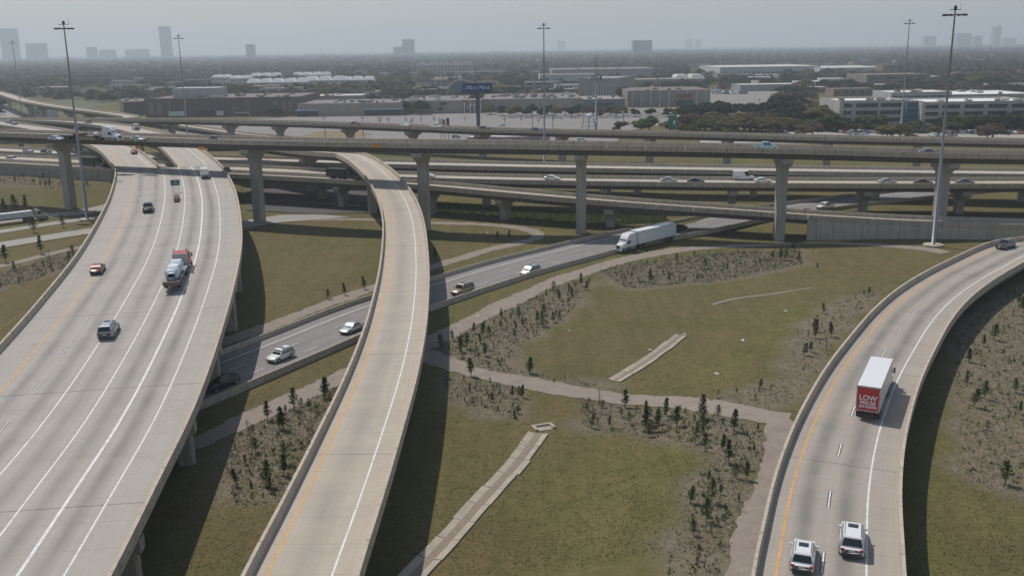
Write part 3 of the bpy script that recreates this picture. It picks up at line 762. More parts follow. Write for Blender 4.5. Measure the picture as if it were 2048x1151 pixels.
bridge("slip_ramp_bridge", "slip ramp descending to the right over the frontage road", pH, zt, mH, ph_, 'hammer', 9.0, 3, 1.2, 30, 'LR',
       [('L', 1.6, .18, m_yel), ('R', -2.0, .18, m_white)], 1.2, 0, sW, capL=6.6, colw=2.2)
bridge("slip_ramp", "lower end of the slip ramp carried on a panelled retaining wall", pH, zt, mH, (), 'hammer', 9.0, 0, 1.2, 30, 'LR',
       [('L', 1.6, .18, m_yel), ('R', -2.0, .18, m_white)], 1.2, sW + 0.1, None, under=False, cat="ramp")
# retaining walls made of precast panels
def panel_wall(label, path, side, a, b, pw, phh, zb, ztop, mat, off):
    q = path.pt((a + b) / 2, side, off, 0)[0]
    root = thing("retaining_wall", label, "retaining wall", (q[0], q[1], zb(q[0], q[1])), 0, None, True)
    n = max(1, int((b - a) / pw)); ss = np.linspace(a, b, n + 1)
    mb = MB(); sg = 1 if side == 'R' else -1
    rows = []
    for t in path.stations(a, b):
        q = path.pt(t, side, 0, 0)[0]; lo = zb(q[0], q[1]) - 0.6
        rows.append([path.pt(t, side, -0.5 * sg, 0)[0][:2] + (lo,), path.pt(t, side, (off - .06) * 1.0, 0)[0][:2] + (lo,), path.pt(t, side, (off - .06), ztop)[0], path.pt(t, side, -0.5 * sg, ztop)[0]])
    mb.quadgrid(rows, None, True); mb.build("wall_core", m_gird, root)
    for a_, b_ in zip(ss[:-1], ss[1:]):
        q0, q1 = path.pt(a_, side, off, ztop)[0], path.pt(b_, side, off, ztop)[0]
        lo = min(zb(q0[0], q0[1]), zb(q1[0], q1[1])) - 0.3; H = max(q0[2], q1[2]) - lo; m_ = max(1, int(math.ceil(H / phh)))
        h = math.atan2(q1[1] - q0[1], q1[0] - q0[0]); Ln = math.hypot(q1[0] - q0[0], q1[1] - q0[1])
        for k in range(m_):
            u0 = k / m_; u1 = (k + 1) / m_
            pts = []
            for qq, dd_, sgn in ((q0, 0.015, 1), (q1, 0.015, -1)):
                z0 = lo + (qq[2] - lo) * u0 + 0.014; z1 = lo + (qq[2] - lo) * u1 - 0.014
                xx, yy = qq[0] + math.cos(h) * dd_ * sgn, qq[1] + math.sin(h) * dd_ * sgn
                pts.append((xx, yy, z0, z1))
            nrm = np.array([math.sin(h), -math.cos(h), 0]) * random.uniform(0.055, 0.075)
            f_ = [(pts[0][0], pts[0][1], pts[0][2]), (pts[1][0], pts[1][1], pts[1][2]), (pts[1][0], pts[1][1], pts[1][3]), (pts[0][0], pts[0][1], pts[0][3])]
            mb = MB(); mb.prism([np.array(f) - nrm for f in f_][::-1], nrm * 0, nrm * 2); mb.build("wall_panel", mat, root)
m_mse = mat_rough("wall_panel_concrete", (0.52, 0.47, 0.385), 0.14, 0.5)
panel_wall("panelled retaining wall below the slip ramp beside the tall mast", pH, 'R', sW, pH.L - .5, 3.0, 0.8, zt, -0.36, m_mse, 0.16)
panel_wall("long plain retaining wall at far left above the planted slope", pH, 'R', 2.0, pH.near(-92, 298), 6.0, 4.2, zt, -0.36, mat_rough("plain_wall_concrete", (0.33, 0.32, 0.30), 0.12, 0.4), 0.16)

# low ramp behind the flyover, and the dark underpass sheet below the mid-level bridges
low = [at(x, y, 4.0 - i * .35) for i, (x, y) in enumerate([(250, 232), (345, 246), (415, 256), (483, 266), (590, 275), (700, 283), (800, 288)])]
pLow = Path([(p[0], p[1], p[2] - .95) for p in low], 4.2, 4.2, 6.0, 2)
bridge("low_ramp", "low pale ramp sloping down to the right behind the high flyover", pLow, zt, mD, (), 'hammer', 14.0, 3, 1.0, 40, 'LR', [('L', 1.4, .2, m_yel)], 0, cat="ramp")
def sheet(name, px, mat, z):
    P = [at(x, y, 0) for x, y in px]; mb = MB(); mb.poly([(p[0], p[1], z) for p in P]); o = mb.build(name, mat); o["kind"] = "structure"; return o
m_under = mat_rough("underpass_paving_shade", (0.075, 0.072, 0.07), .25, .12, .9, False)  # one dark tone holding both the paving and the bridges' shade
sheet("underpass_shaded_paving", [(492, 380), (800, 372), (815, 404), (770, 426), (640, 430), (492, 422)], m_under, .30)
sheet("cross_street", [(470, 446), (560, 432), (640, 431), (700, 436), (560, 447), (470, 462)], mat_rough("cross_street_concrete", (0.30, 0.28, 0.26), .2, .15, .9, False), .34)

sheet("distant_highway", [(-90, 240), (-40, 207), (8, 207), (46, 235), (20, 240)], m_lroad, .5)
# ------------------------------------------------------------------ vehicles (local axes: x forward, z up, origin on the road)
def loft(mb, secs, cap=True):
    o = mb.quadgrid(secs, None, True); n = len(secs[0])
    if cap:
        mb.f.append(tuple(range(o, o + n))); e = o + (len(secs) - 1) * n; mb.f.append(tuple(range(e + n - 1, e - 1, -1)))
def body_sections(st):
    """st: (x, half width, z bottom, z shoulder, z top)"""
    out = []
    for x, w, zb, zs, ztp in st:
        out.append([(x, -w * .9, zb), (x, -w, zb + .18), (x, -w, zs), (x, -w * .93, zs + (ztp - zs) * .75), (x, -w * .80, ztp), (x, w * .80, ztp), (x, w * .93, zs + (ztp - zs) * .75), (x, w, zs), (x, w, zb + .18), (x, w * .9, zb)])
    return out
KINDS = {
 #        L    W    H    cab bottom x (rear, front), cab top x (rear, front), belt
 'sedan':  (4.75, 1.84, 1.46, -1.75, 1.05, -0.95, 0.25, 0.93),
 'suv':    (4.75, 1.92, 1.74, -2.22, 0.98, -1.85, 0.35, 1.05),
 'bigsuv': (5.3, 2.02, 1.92, -2.52, 1.15, -2.25, 0.55, 1.15),
 'minivan':(5.05, 1.95, 1.74, -2.35, 1.55, -2.0, 0.62, 1.02),
 'hatch':  (4.2, 1.78, 1.52, -1.98, 1.0, -1.55, 0.3, 0.95),
 'pickup': (5.8, 2.02, 1.92, -0.95, 1.35, -0.72, 0.75, 1.18),
 'van':    (5.9, 2.05, 2.65, -2.9, 1.95, -2.85, 1.15, 1.25),
}
def car_parts(kind):
    L, Wd, H, xr, xf, tr, tf, belt = KINDS[kind]; w = Wd / 2; h = L / 2; P = []
    zb = 0.30 if kind in ('pickup', 'bigsuv', 'van') else 0.24
    hood = belt - 0.02 if kind != 'van' else 1.3
    tail = belt
    if kind == 'sedan': tail = belt + 0.06
    st = [(-h, w * .80, zb + .2, belt * .72, tail * .82), (-h + .10, w * .93, zb + .08, belt * .80, tail * .97), (-h + .45, w * .99, zb, belt * .84, tail), (xr + .1, w, zb, belt * .86, belt), (0, w, zb, belt * .86, belt), (xf - .05, w, zb, belt * .86, belt), (h - .95, w * .985, zb, belt * .80, hood - .06), (h - .35, w * .95, zb, belt * .70, hood - .16), (h - .08, w * .85, zb + .08, belt * .62, hood - .26), (h, w * .74, zb + .2, belt * .55, hood - .36)]
    mb = MB(); loft(mb, body_sections(st)); P.append(("body", mb.mesh("body", None, True), 'paint', None))
    # greenhouse
    wb, wt = w * .92, w * .74 if kind != 'van' else w * .86
    sec = []
    for x0, x1, ww, z in ((xr, xf, wb, belt - .04), (xr + (tr - xr) * .55, xf + (tf - xf) * .55, (wb + wt) / 2 + .02, belt + (H - belt) * .55), (tr, tf, wt, H - .07), (tr + .12, tf - .15, wt * .9, H)):
        sec.append([(x0, -ww, z), (x1, -ww, z), (x1 + .0, ww, z), (x0, ww, z)])
    mb = MB(); loft(mb, sec); P.append(("cabin", mb.mesh("cabin"), 'paint', None))
    def lerp(a, b, t): return a + (b - a) * t
    def gl(u0, u1, side):
        """glass panel on the greenhouse between heights"""
        z0, z1 = belt + .05, H - .14
        def prm(z):
            t = (z - belt + .04) / (H - .07 - belt + .04); return lerp(xr, tr, t), lerp(xf, tf, t), lerp(wb, wt, t) + .012
        if side in ('f', 'r'):
            pts = []
            for z, s_ in ((z0, -1), (z0, 1), (z1, 1), (z1, -1)):
                a, b, ww = prm(z); pts.append(((b + .03) if side == 'f' else (a - .03), s_ * ww * .88, z))
        else:
            sg = -1 if side == 'R' else 1; pts = []
            for z, u in ((z0, u0), (z0, u1), (z1, u1), (z1, u0)):
                a, b, ww = prm(z); pts.append((lerp(a + .12, b - .1, u), sg * (ww + .012), z))
        mb = MB(); n_ = np.cross(np.subtract(pts[1], pts[0]), np.subtract(pts[3], pts[0])); n_ = n_ / np.linalg.norm(n_) * .012
        mb.prism([np.array(p) - n_ for p in pts], (0, 0, 0), tuple(2 * n_)); return mb
    P.append(("windshield", gl(0, 1, 'f').mesh("windshield", m_glass), None, 1))
    if kind != 'van': P.append(("rear_window", gl(0, 1, 'r').mesh("rear_window", m_glass), None, 1))
    rng_ = ((0.0, .30), (.33, .64), (.67, 1)) if kind in ('bigsuv', 'minivan', 'suv') else (((0.0, .46), (.5, 1)) if kind != 'van' else ((.72, 1),))
    for sd_ in 'LR':
        for u0, u1 in rng_: P.append(("side_window", gl(u0, u1, sd_).mesh("side_window", m_glass), None, 1))
    r = .34 if kind in ('sedan', 'hatch', 'minivan') else .39
    for x in (h - .95, -h + 1.0):
        for sg in (-1, 1):
            mb = MB(); mb.tube([(x, sg * (w - .22), r), (x, sg * (w + .015), r)], r, 14); P.append(("wheel", mb.mesh("wheel", m_tyre), None, None)); k = len(P) - 1
            mb = MB(); mb.tube([(x, sg * (w - .1), r), (x, sg * (w + .03), r)], r * .62, 10); P.append(("rim", mb.mesh("rim", m_rim), None, k))
    for sg in (-1, 1):
        mb = MB(); mb.box((h - .14, sg * w * .66, hood * .66), (.22, .34, .14)); P.append(("headlight", mb.mesh("headlight", m_head), None, None))
        mb = MB(); mb.box((-h + .07, sg * w * .76, belt * .80), (.16, .28, .2)); P.append(("taillight", mb.mesh("taillight", m_tail), None, None))
        mb = MB(); mb.box((xf - .28, sg * (w + .09), belt + .06), (.18, .2, .14)); P.append(("mirror", mb.mesh("mirror"), 'paint', None))
    mb = MB(); mb.box((h - .10, 0, zb + .16), (.24, w * 1.5, .2)); mb.box((-h + .10, 0, zb + .17), (.26, w * 1.6, .2)); P.append(("bumper", mb.mesh("bumper", m_bumper), None, None))
    mb = MB(); mb.box((-h + .03, 0, belt * .70), (.1, .5, .13)); P.append(("licence_plate", mb.mesh("licence_plate", mat_plain("plate", (.7, .7, .68), .5)), None, None))
    if kind in ('suv', 'bigsuv', 'minivan'):
        for sg in (-1, 1):
            mb = MB(); mb.tube([(tr + .15, sg * wt * .86, H + .03), (tf - .2, sg * wt * .86, H + .03)], .022, 5); P.append(("roof_rail", mb.mesh("roof_rail", m_dsteel), None, 1))
        mb = MB(); mb.box((tf - .75, 0, H + .004), (.7, wt * 1.1, .02)); P.append(("sunroof", mb.mesh("sunroof", m_glass), None, 1))
    if kind == 'pickup':
        mb = MB(); mb.box((-1.95, 0, belt + .012), (1.75, Wd - .3, .03)); P.append(("load_bed", mb.mesh("load_bed", m_bumper), None, 0))
    if kind in ('sedan', 'hatch'):
        pass
    return P
PROTO = {k: car_parts(k) for k in KINDS}
PAINT = {}
def paint(name, c, metal=0.0):
    if name not in PAINT: PAINT[name] = mat_plain("paint_" + name, c, 0.32, metal, 0.6, 0.03)
    return PAINT[name]
for n_, c_, mt in (("white", (.72, .73, .74), 0), ("silver", (.46, .48, .50), .5), ("grey", (.16, .17, .18), .3), ("black", (.016, .017, .02), 0), ("red", (.26, .025, .022), 0), ("darkred", (.13, .02, .02), .2), ("blue", (.035, .06, .22), .2), ("navy", (.03, .04, .07), .2), ("beige", (.30, .245, .18), .3), ("teal", (.30, .52, .56), 0), ("green", (.03, .12, .10), .1), ("brown", (.10, .06, .04), .2), ("lightblue", (.45, .52, .60), .2)):
    paint(n_, c_, mt)
def put_car(kind, colour, loc, heading, label, cat, group=None, pitch=0.0):
    root = thing({'suv': 'suv', 'bigsuv': 'suv', 'sedan': 'car', 'hatch': 'car', 'minivan': 'minivan', 'pickup': 'pickup_truck', 'van': 'van'}[kind], label, cat, tuple(loc), heading, group)
    root.rotation_euler = (0, -pitch, heading)
    objs = []
    for nm, me, pt_, par in PROTO[kind]:
        o = bpy.data.objects.new(nm, me); COL.objects.link(o); o.parent = root if par is None else objs[par]
        if pt_:
            if not me.materials: me.materials.append(None)
            o.material_slots[0].link = 'OBJECT'; o.material_slots[0].material = PAINT[colour]
        objs.append(o)
    return root
def on_road(path, px, py, zc=0.5, flip=False):
    """place on a road surface under a pixel (pixel = vehicle middle, about zc above the road)"""
    z = 0.0
    for _ in range(14):
        p = at(px, py, z + zc); z = path.fr(path.near(p[0], p[1]))[0][2]
    t = path.near(p[0], p[1]); h = path.heading(t) + (math.pi if flip else 0)
    d = 6.0; dz = (np.interp(t + d, path.s, path.P[:, 2]) - np.interp(t - d, path.s, path.P[:, 2])) / (2 * d)
    return (p[0], p[1], z + .004), h, math.atan(dz) * (-1 if flip else 1)
def drive(kind, colour, path, px, py, label, flip=False, group=None, zc=.6, cat=None):
    loc, h, pt_ = on_road(path, px, py, zc, flip)
    return put_car(kind, colour, loc, h, label, cat or {'suv': 'suv', 'bigsuv': 'suv', 'sedan': 'car', 'hatch': 'car', 'minivan': 'minivan', 'pickup': 'pickup truck', 'van': 'van'}[kind], group, pt_)
G_A, G_I, G_C, G_D, G_G, G_E = "vehicles on the wide connector bridge", "vehicles on the frontage road", "vehicles on the right-hand ramp", "vehicles on the high flyover", "cars on the mid-level bridge", "cars on the far viaduct"
drive('bigsuv', 'silver', pA, 217, 655, "silver suv with a dark rear window on the wide left bridge", False, G_A, .9)
drive('sedan', 'darkred', pA, 195, 535, "dark red car near the left parapet of the wide bridge", False, G_A)
drive('pickup', 'black', pA, 296, 413, "black pickup truck on the wide bridge left of the gore sign", False, G_A, .9)
drive('sedan', 'darkred', pAL, 268, 304, "small dark red car on the left branch just below the high flyover", False, G_A)
drive('van', 'white', pAR, 409, 346, "white van in the flyover's shadow on the right branch", False, G_A, 1.2)
drive('sedan', 'grey', pAR, 453, 339, "grey car half hidden behind the parapet of the right branch", False, G_A)
drive('pickup', 'black', pI, 442, 762, "black pickup in the bridge's shadow on the frontage road", True, G_I, .9)
drive('suv', 'white', pI, 561, 708, "white suv on the frontage road between the two left bridges", True, G_I, .8)
drive('sedan', 'silver', pI, 703, 654, "silver car on the frontage road about to pass under the slender ramp", True, G_I, .7)
drive('bigsuv', 'beige', pI, 925, 577, "beige suv on the frontage road just right of the slender ramp", True, G_I, .9)
drive('minivan', 'silver', pI, 1061, 540, "silver minivan on the frontage road ahead of the white semi", True, G_I, .8)
drive('sedan', 'black', pI, 1358, 456, "black car following right behind the white semi truck", True, G_I)
drive('pickup', 'white', pI, 1651, 411, "white pickup on the frontage road below the mid-level bridge", True, G_I, .9)
drive('sedan', 'black', pI, 1533, 418, "dark car on the frontage road partly behind a flyover pier", True, G_I)
drive('sedan', 'navy', pI, 1612, 424, "dark car beside the white pickup on the frontage road", True, G_I)
drive('suv', 'white', pC, 1607, 1102, "white suv nearest the camera in the left lane of the right-hand ramp", False, G_C, .9)
drive('bigsuv', 'white', pC, 1705, 1070, "white suv with sunroof in the right lane of the right-hand ramp", False, G_C, .9)
drive('pickup', 'grey', pC, 2012, 487, "dark grey pickup at the far top of the right-hand ramp", False, G_C, .9)
drive('sedan', 'lightblue', pD, 112, 275, "pale blue car behind the flatbed semi on the high flyover", False, G_D, .9)
drive('sedan', 'silver', pD, 276, 276, "silver car ahead of the white semi on the high flyover", False, G_D, .9)
drive('sedan', 'navy', pD, 433, 276, "dark blue car on the high flyover above the split bridge", False, G_D, .9)
drive('pickup', 'teal', pD, 1531, 291, "pale teal pickup on the high flyover right of centre", False, G_D, 1.0)
drive('sedan', 'grey', pD, 1856, 302, "low dark car on the high flyover just left of the tallest mast", False, G_D, .9)
for px, py, kd, co, lb in ((855, 351, 'sedan', 'white', "white car on the mid-level bridge right of the slender ramp"), (1104, 356, 'sedan', 'white', "white car on the mid-level bridge near the middle flyover pier"), (1338, 360, 'sedan', 'silver', "silver car on the mid-level bridge behind the ring of gears"),
     (1487, 356, 'van', 'white', "white cargo van on the mid-level bridge"), (1526, 361, 'sedan', 'white', "white car right behind the cargo van on the mid-level bridge"), (1775, 363, 'sedan', 'silver', "silver car leading two dark cars on the mid-level bridge at right"),
     (1846, 364, 'sedan', 'brown', "dark brown car on the mid-level bridge left of the tall mast"), (1930, 364, 'sedan', 'grey', "grey car on the mid-level bridge beside the right-hand pier"), (1392, 362, 'sedan', 'navy', "dark car on the mid-level bridge between silver car and cargo van")):
    drive(kd, co, pG2, px, py - 1, lb.replace(" behind the ring of gears", " left of a dark blue car"), False, G_G, .7)
drive('bigsuv', 'white', pG2, 26, 318, "white suv on the mid-level road at the far left edge", False, G_G, .8)
drive('suv', 'silver', pG1, 56, 300, "silver suv on the rear mid-level road at far left", False, G_G, .8)
drive('sedan', 'navy', pG1, 92, 302, "dark car beside the first flyover pier on the rear mid-level road", False, G_G, .8)
for px, py, kd, co, lb in ((710, 246, 'sedan', 'black', "black car at the left on the far viaduct above the flyover"), (810, 249.5, 'sedan', 'white', "white car on the far viaduct left of the pole sign"), (872, 252, 'pickup', 'white', "white pickup on the far viaduct in front of the pole sign"), (968, 255, 'sedan', 'black', "black car on the far viaduct at the foot of the billboard"), (1073, 258, 'sedan', 'blue', "blue car on the far viaduct left of the central mast")):
    drive(kd, co, pE, px, py - .6, lb, False, G_E, .9)
for px, py, kd, co, lb in ((17, 243, 'suv', 'silver', "silver suv leading at the far end of the left branch"), (28, 246, 'sedan', 'grey', "grey car following the silver suv on the left branch"), (154, 259, 'bigsuv', 'navy', "dark suv behind the left mast on the left branch")):
    drive(kd, co, pAL, px, py, lb, False, "vehicles on the far branches", .8)
drive('suv', 'beige', pAR, 176, 243, "tan suv far along the right branch", False, "vehicles on the far branches", .8)
drive('van', 'silver', pAR, 271, 254, "boxy grey van on the right branch above the silver flyover car", False, "vehicles on the far branches", 1.2)

# --- heavy trucks
def wheelset(root, xs_, w, r=.5, dual=True):
    for x in xs_:
        for sg in (-1, 1):
            mb = MB(); mb.tube([(x, sg * (w - (.62 if dual else .32)), r), (x, sg * w, r)], r, 14); k = mb.build("wheel", m_tyre, root)
            mb = MB(); mb.tube([(x, sg * (w - .1), r), (x, sg * (w + .02), r)], r * .5, 10); mb.build("rim", m_rim, k)
def glassq(name, pts, root, mat=None, th=.02):
    n_ = np.cross(np.subtract(pts[1], pts[0]), np.subtract(pts[3], pts[0])); n_ = n_ / np.linalg.norm(n_) * th
    mb = MB(); mb.prism([np.array(p) - n_ for p in pts], (0, 0, 0), tuple(2 * n_)); return mb.build(name, mat or m_glass, root)
def tractor(root, x0, pm, roof=3.9, sleeper=True, aero=True):
    """x0: rear of the cab; nose points +x"""
    xs0 = x0 + (2.0 if sleeper else 0.0); w = 1.22
    ch = MB(); ch.box((x0 - .6, 0, .95), (7.4 if sleeper else 5.6, .9, .22)); ch.build("chassis", m_dsteel, root)
    mb = MB()
    secs = []
    prof = [(x0, 1.05, roof), (x0 + .5, 1.05, roof), (xs0 + .35, 1.05, roof - (.12 if aero else .0)), (xs0 + .95, 1.05, roof - (.75 if aero else .5)), (xs0 + 1.35, 1.05, 2.55), (xs0 + 1.55, 1.05, 2.05)]
    if not aero: prof = [(x0, 1.05, 2.95), (x0 + .3, 1.05, 3.05), (xs0 + .6, 1.05, 3.05), (xs0 + .95, 1.05, 2.9), (xs0 + 1.3, 1.05, 2.2), (xs0 + 1.4, 1.05, 2.05)]
    for x, zb, ztp in prof:
        zz = max(ztp, 2.0)
        secs.append([(x, -w, zb), (x, -w, min(zz - .25, 2.6)), (x, -w * .86, zz), (x, w * .86, zz), (x, w, min(zz - .25, 2.6)), (x, w, zb)])
    loft(mb, secs); cab = mb.build("cab", pm, root, False)
    xh = prof[-1][0]
    mb = MB(); loft(mb, [[(xh - .1, -1.12, .75), (xh - .1, -1.12, 1.7), (xh - .1, -.9, 2.02), (xh - .1, .9, 2.02), (xh - .1, 1.12, 1.7), (xh - .1, 1.12, .75)], [(xh + .9, -1.08, .7), (xh + .9, -1.05, 1.5), (xh + .9, -.72, 1.85), (xh + .9, .72, 1.85), (xh + .9, 1.05, 1.5), (xh + .9, 1.08, .7)], [(xh + 1.55, -.98, .65), (xh + 1.55, -.9, 1.3), (xh + 1.5, -.55, 1.62), (xh + 1.5, .55, 1.62), (xh + 1.55, .9, 1.3), (xh + 1.55, .98, .65)]]); hood = mb.build("hood", pm, root)
    mb = MB(); mb.box((xh + 1.56, 0, 1.15), (.1, .95, .75)); mb.build("grille", m_dsteel, hood)
    mb = MB(); mb.box((xh + 1.6, 0, .55), (.3, 2.3, .38)); mb.build("bumper", pm if aero else m_rim, root)
    for sg in (-1, 1):
        mb = MB(); mb.box((xh + 1.42, sg * .85, 1.12), (.25, .25, .28)); mb.build("headlight", m_head, hood)
        glassq("side_window", [(xs0 + .15, sg * (w + .02), 1.85), (xs0 + 1.0, sg * (w + .02), 1.85), (xs0 + .85, sg * (w + .015), 2.5), (xs0 + .15, sg * (w + .015), 2.5)], cab)
        mb = MB(); mb.tube([(x0 + .2 + (0.5 if sleeper else 0), sg * .98, .62), (x0 + 1.9, sg * .98, .62)], .3, 10); mb.build("fuel_tank", m_rim, root)
        mb = MB(); mb.box((xs0 + 1.35, sg * (w + .2), 2.1), (.15, .22, .7)); mb.build("mirror", m_dsteel, cab)
        if not aero:
            mb = MB(); mb.tube([(x0 - .08, sg * 1.0, .9), (x0 - .08, sg * 1.0, 3.9)], .085, 8); mb.build("exhaust_stack", m_rim, root)
    z1 = roof - .75 if aero else 2.9
    a, b = (prof[-3], prof[-2])
    glassq("windshield", [(b[0] + .06, -.98, b[2] - .02), (b[0] + .06, .98, b[2] - .02), (a[0] + .08, .9, min(a[2], 2.95) - .05), (a[0] + .08, -.9, min(a[2], 2.95) - .05)], cab)
    wheelset(root, [xh + .75], 1.2, .5, False); wheelset(root, [x0 - 1.5, x0 - 2.8], 1.22)
m_trailer = mat_plain("trailer_white", (.74, .75, .76), .35, 0, .2, .04)
def box_trailer(root, xr, xf, skin, zb=1.15, ztop=4.1, w=1.28):
    mb = MB(); mb.box(((xr + xf) / 2, 0, (zb + ztop) / 2), (xf - xr, 2 * w, ztop - zb)); box_ = mb.build("trailer_box", skin, root)
    for z in (zb + .04, ztop - .04):
        for sg in (-1, 1):
            mb = MB(); mb.box(((xr + xf) / 2, sg * (w + .012), z), (xf - xr + .02, .03, .14)); mb.build("side_rail", m_rim, box_)
    for x in np.arange(xr + 1.2, xf - .5, 1.22):
        for sg in (-1, 1):
            mb = MB(); mb.box((x, sg * (w + .006), (zb + ztop) / 2), (.025, .02, ztop - zb - .35)); mb.build("side_post", skin, box_)
    mb = MB(); mb.box((xr - .05, 0, .62), (.12, 2.2, .12)); mb.box((xr - .02, -.6, .88), (.08, .1, .5)); mb.box((xr - .02, .6, .88), (.08, .1, .5)); mb.build("underride_guard", m_dsteel, root)
    wheelset(root, [xr + 1.4, xr + 2.65], 1.25)
    for sg in (-1, 1):
        mb = MB(); mb.box((xf - 3.1, sg * .9, .6), (.18, .18, 1.1)); mb.build("landing_leg", m_dsteel, root)
        mb = MB(); mb.box((xr - .03, sg * 1.05, 1.02), (.06, .3, .12)); mb.build("taillight", m_tail, root)
    return box_
def text(body, name, parent, loc, rot, size, mat, ext=.006, shear=0.0, align='CENTER', fat=0.0):
    cu = bpy.data.curves.new(name, 'FONT'); cu.body = body; cu.size = size; cu.extrude = ext; cu.align_x = align; cu.align_y = 'CENTER'; cu.shear = shear
    cu.offset = fat; cu.materials.append(mat); o = bpy.data.objects.new(name, cu); COL.objects.link(o)
    dg = bpy.context.evaluated_depsgraph_get(); me = bpy.data.meshes.new_from_object(o.evaluated_get(dg)); bpy.data.objects.remove(o); bpy.data.curves.remove(cu)
    o = bpy.data.objects.new(name, me); COL.objects.link(o); o.parent = parent; o.location = loc; o.rotation_euler = rot; return o
m_sign_w = mat_plain("lettering_white", (.78, .78, .77), .5)
# white semi on the frontage road
loc, h, pt_ = on_road(pI, 1290, 478, 1.6, True)
r_ = thing("semi_truck", "white semi truck with long white box trailer on the frontage road", "truck", loc, h, G_I)
tractor(r_, 4.6, paint("white", 0), 3.95); box_trailer(r_, -10.2, 4.1, m_trailer)
# grocery box truck on the right-hand ramp
loc, h, pt_ = on_road(pC, 1752, 772, 1.7)
r_ = thing("box_truck", "white box truck with red rear doors reading LOW PRICES ON BOARD", "truck", loc, h, G_C)
tractor(r_, 4.5, paint("white", 0), 3.6, False); bx_ = box_trailer(r_, -7.4, 4.1, m_trailer)
m_redp = mat_plain("red_panel", (.50, .022, .028), .4, 0, .2)
mb = MB(); mb.box((-7.43, 0, 2.62), (.04, 2.34, 2.7)); dr = mb.build("rear_door", m_redp, r_)
for c_, d_ in (((-7.45, -1.22, 2.62), (.07, .12, 2.95)), ((-7.45, 1.22, 2.62), (.07, .12, 2.95)), ((-7.45, 0, 4.02), (.07, 2.5, .14)), ((-7.45, 0, 1.2), (.07, 2.5, .14))):
    mb = MB(); mb.box(c_, d_); mb.build("door_frame", m_rim, r_)
for y_ in (-.95, -.06, .06, .95):
    mb = MB(); mb.tube([(-7.46, y_, 1.3), (-7.46, y_, 1.62)], .02, 5); mb.build("lock_rod", m_rim, dr)
for y_ in (-.95, .95):
    mb = MB(); mb.box((-6.9, y_, .55), (.03, .6, .7)); mb.build("mudflap", m_tyre, r_)
for k_, (tx, z, sz) in enumerate((("LOW", 2.72, .82), ("PRICES", 2.12, .56), ("ON BOARD", 1.68, .36))):
    o = text(tx, "lettering", dr, (-7.46, 0, z), (math.pi / 2, 0, -math.pi / 2), sz, m_sign_w, .004, fat=.02)
# red tractor with a stepped flatbed carrying white tanks
loc, h, pt_ = on_road(pA, 356, 540, 1.2)
r_ = thing("flatbed_truck", "red semi tractor hauling a flatbed with white and blue tanks", "truck", loc, h, G_A)
tractor(r_, 4.6, mat_plain("truck_red", (.42, .02, .02), .45, 0, .1), 3.1, True, False)
mb = MB(); mb.box((-2.6, 0, 1.25), (12.6, 2.55, .18)); mb.box((-2.6, -.5, .98), (12.4, .14, .4)); mb.box((-2.6, .5, .98), (12.4, .14, .4)); mb.build("flatbed", mat_plain("steel_deck", (.20, .19, .18), .6, .3), r_)
mb = MB(); mb.box((-8.93, 0, 1.05), (.1, 2.55, .55)); mb.build("tail_board", mat_plain("tailboard", (.16, .13, .11), .7), r_)
mb = MB(); mb.box((3.85, 0, 2.2), (.12, 2.45, 1.9)); mb.build("headboard", mat_plain("headboard_alu", (.45, .46, .48), .5, .6), r_)
m_tank = mat_plain("tank_white", (.68, .72, .77), .4); m_tankb = mat_plain("tank_blue", (.55, .63, .70), .45)
for x in (-2.0, -6.2):
    secs = []
    for xx, ww, hh in ((-1.75, .6, .5), (-1.66, .9, .72), (-1.2, 1.0, .82), (1.2, 1.0, .82), (1.66, .9, .72), (1.75, .6, .5)):
        secs.append([(x + xx, math.copysign(abs(math.cos(a)) ** .55, math.cos(a)) * ww, 1.42 + hh + math.copysign(abs(math.sin(a)) ** .55, math.sin(a)) * hh * .98) for a in np.linspace(0, 2 * math.pi, 18, endpoint=False)])
    mb = MB(); loft(mb, secs); tk = mb.build("tank", m_tankb, r_, True)
    for xx in (-1.1, 1.1):
        mb = MB(); mb.tube([(x + xx, math.copysign(abs(math.cos(a)) ** .55, math.cos(a)) * 1.02, 2.24 + abs(math.sin(a)) ** .55 * .84) for a in np.linspace(0, math.pi, 9)], .07, 6); mb.build("tank_strap", m_tank, tk)
    mb = MB(); mb.box((x + .9, 0, 3.06), (1.5, 1.5, .12)); mb.build("tank_hatch", m_tank, tk)
wheelset(r_, [-7.2, -5.9], 1.25)
for sg in (-1, 1):
    mb = MB(); mb.box((-8.97, sg * .9, 1.05), (.06, .3, .14)); mb.build("taillight", m_tail, r_)
# white semi with empty flatbed on the flyover
loc, h, pt_ = on_road(pD, 190, 270, 1.5)
r_ = thing("flatbed_truck", "white semi tractor with a dark low flatbed on the high flyover", "truck", loc, h, G_D)
tractor(r_, 3.9, paint("white", 0), 3.9)
mb = MB(); mb.box((-5, 0, 1.2), (13.0, 2.5, .25)); mb.build("flatbed", m_bumper, r_)
mb = MB(); mb.box((-5.5, 0, 1.6), (3.2, 2.2, .55)); mb.build("cargo", mat_plain("rust_cargo", (.16, .07, .045), .8), r_)
mb = MB(); mb.tube([(-.2, 0, 1.75), (1.2, 0, 1.75)], .5, 10); mb.build("cargo", m_tank, r_)
wheelset(r_, [-10.3, -9.0], 1.25)
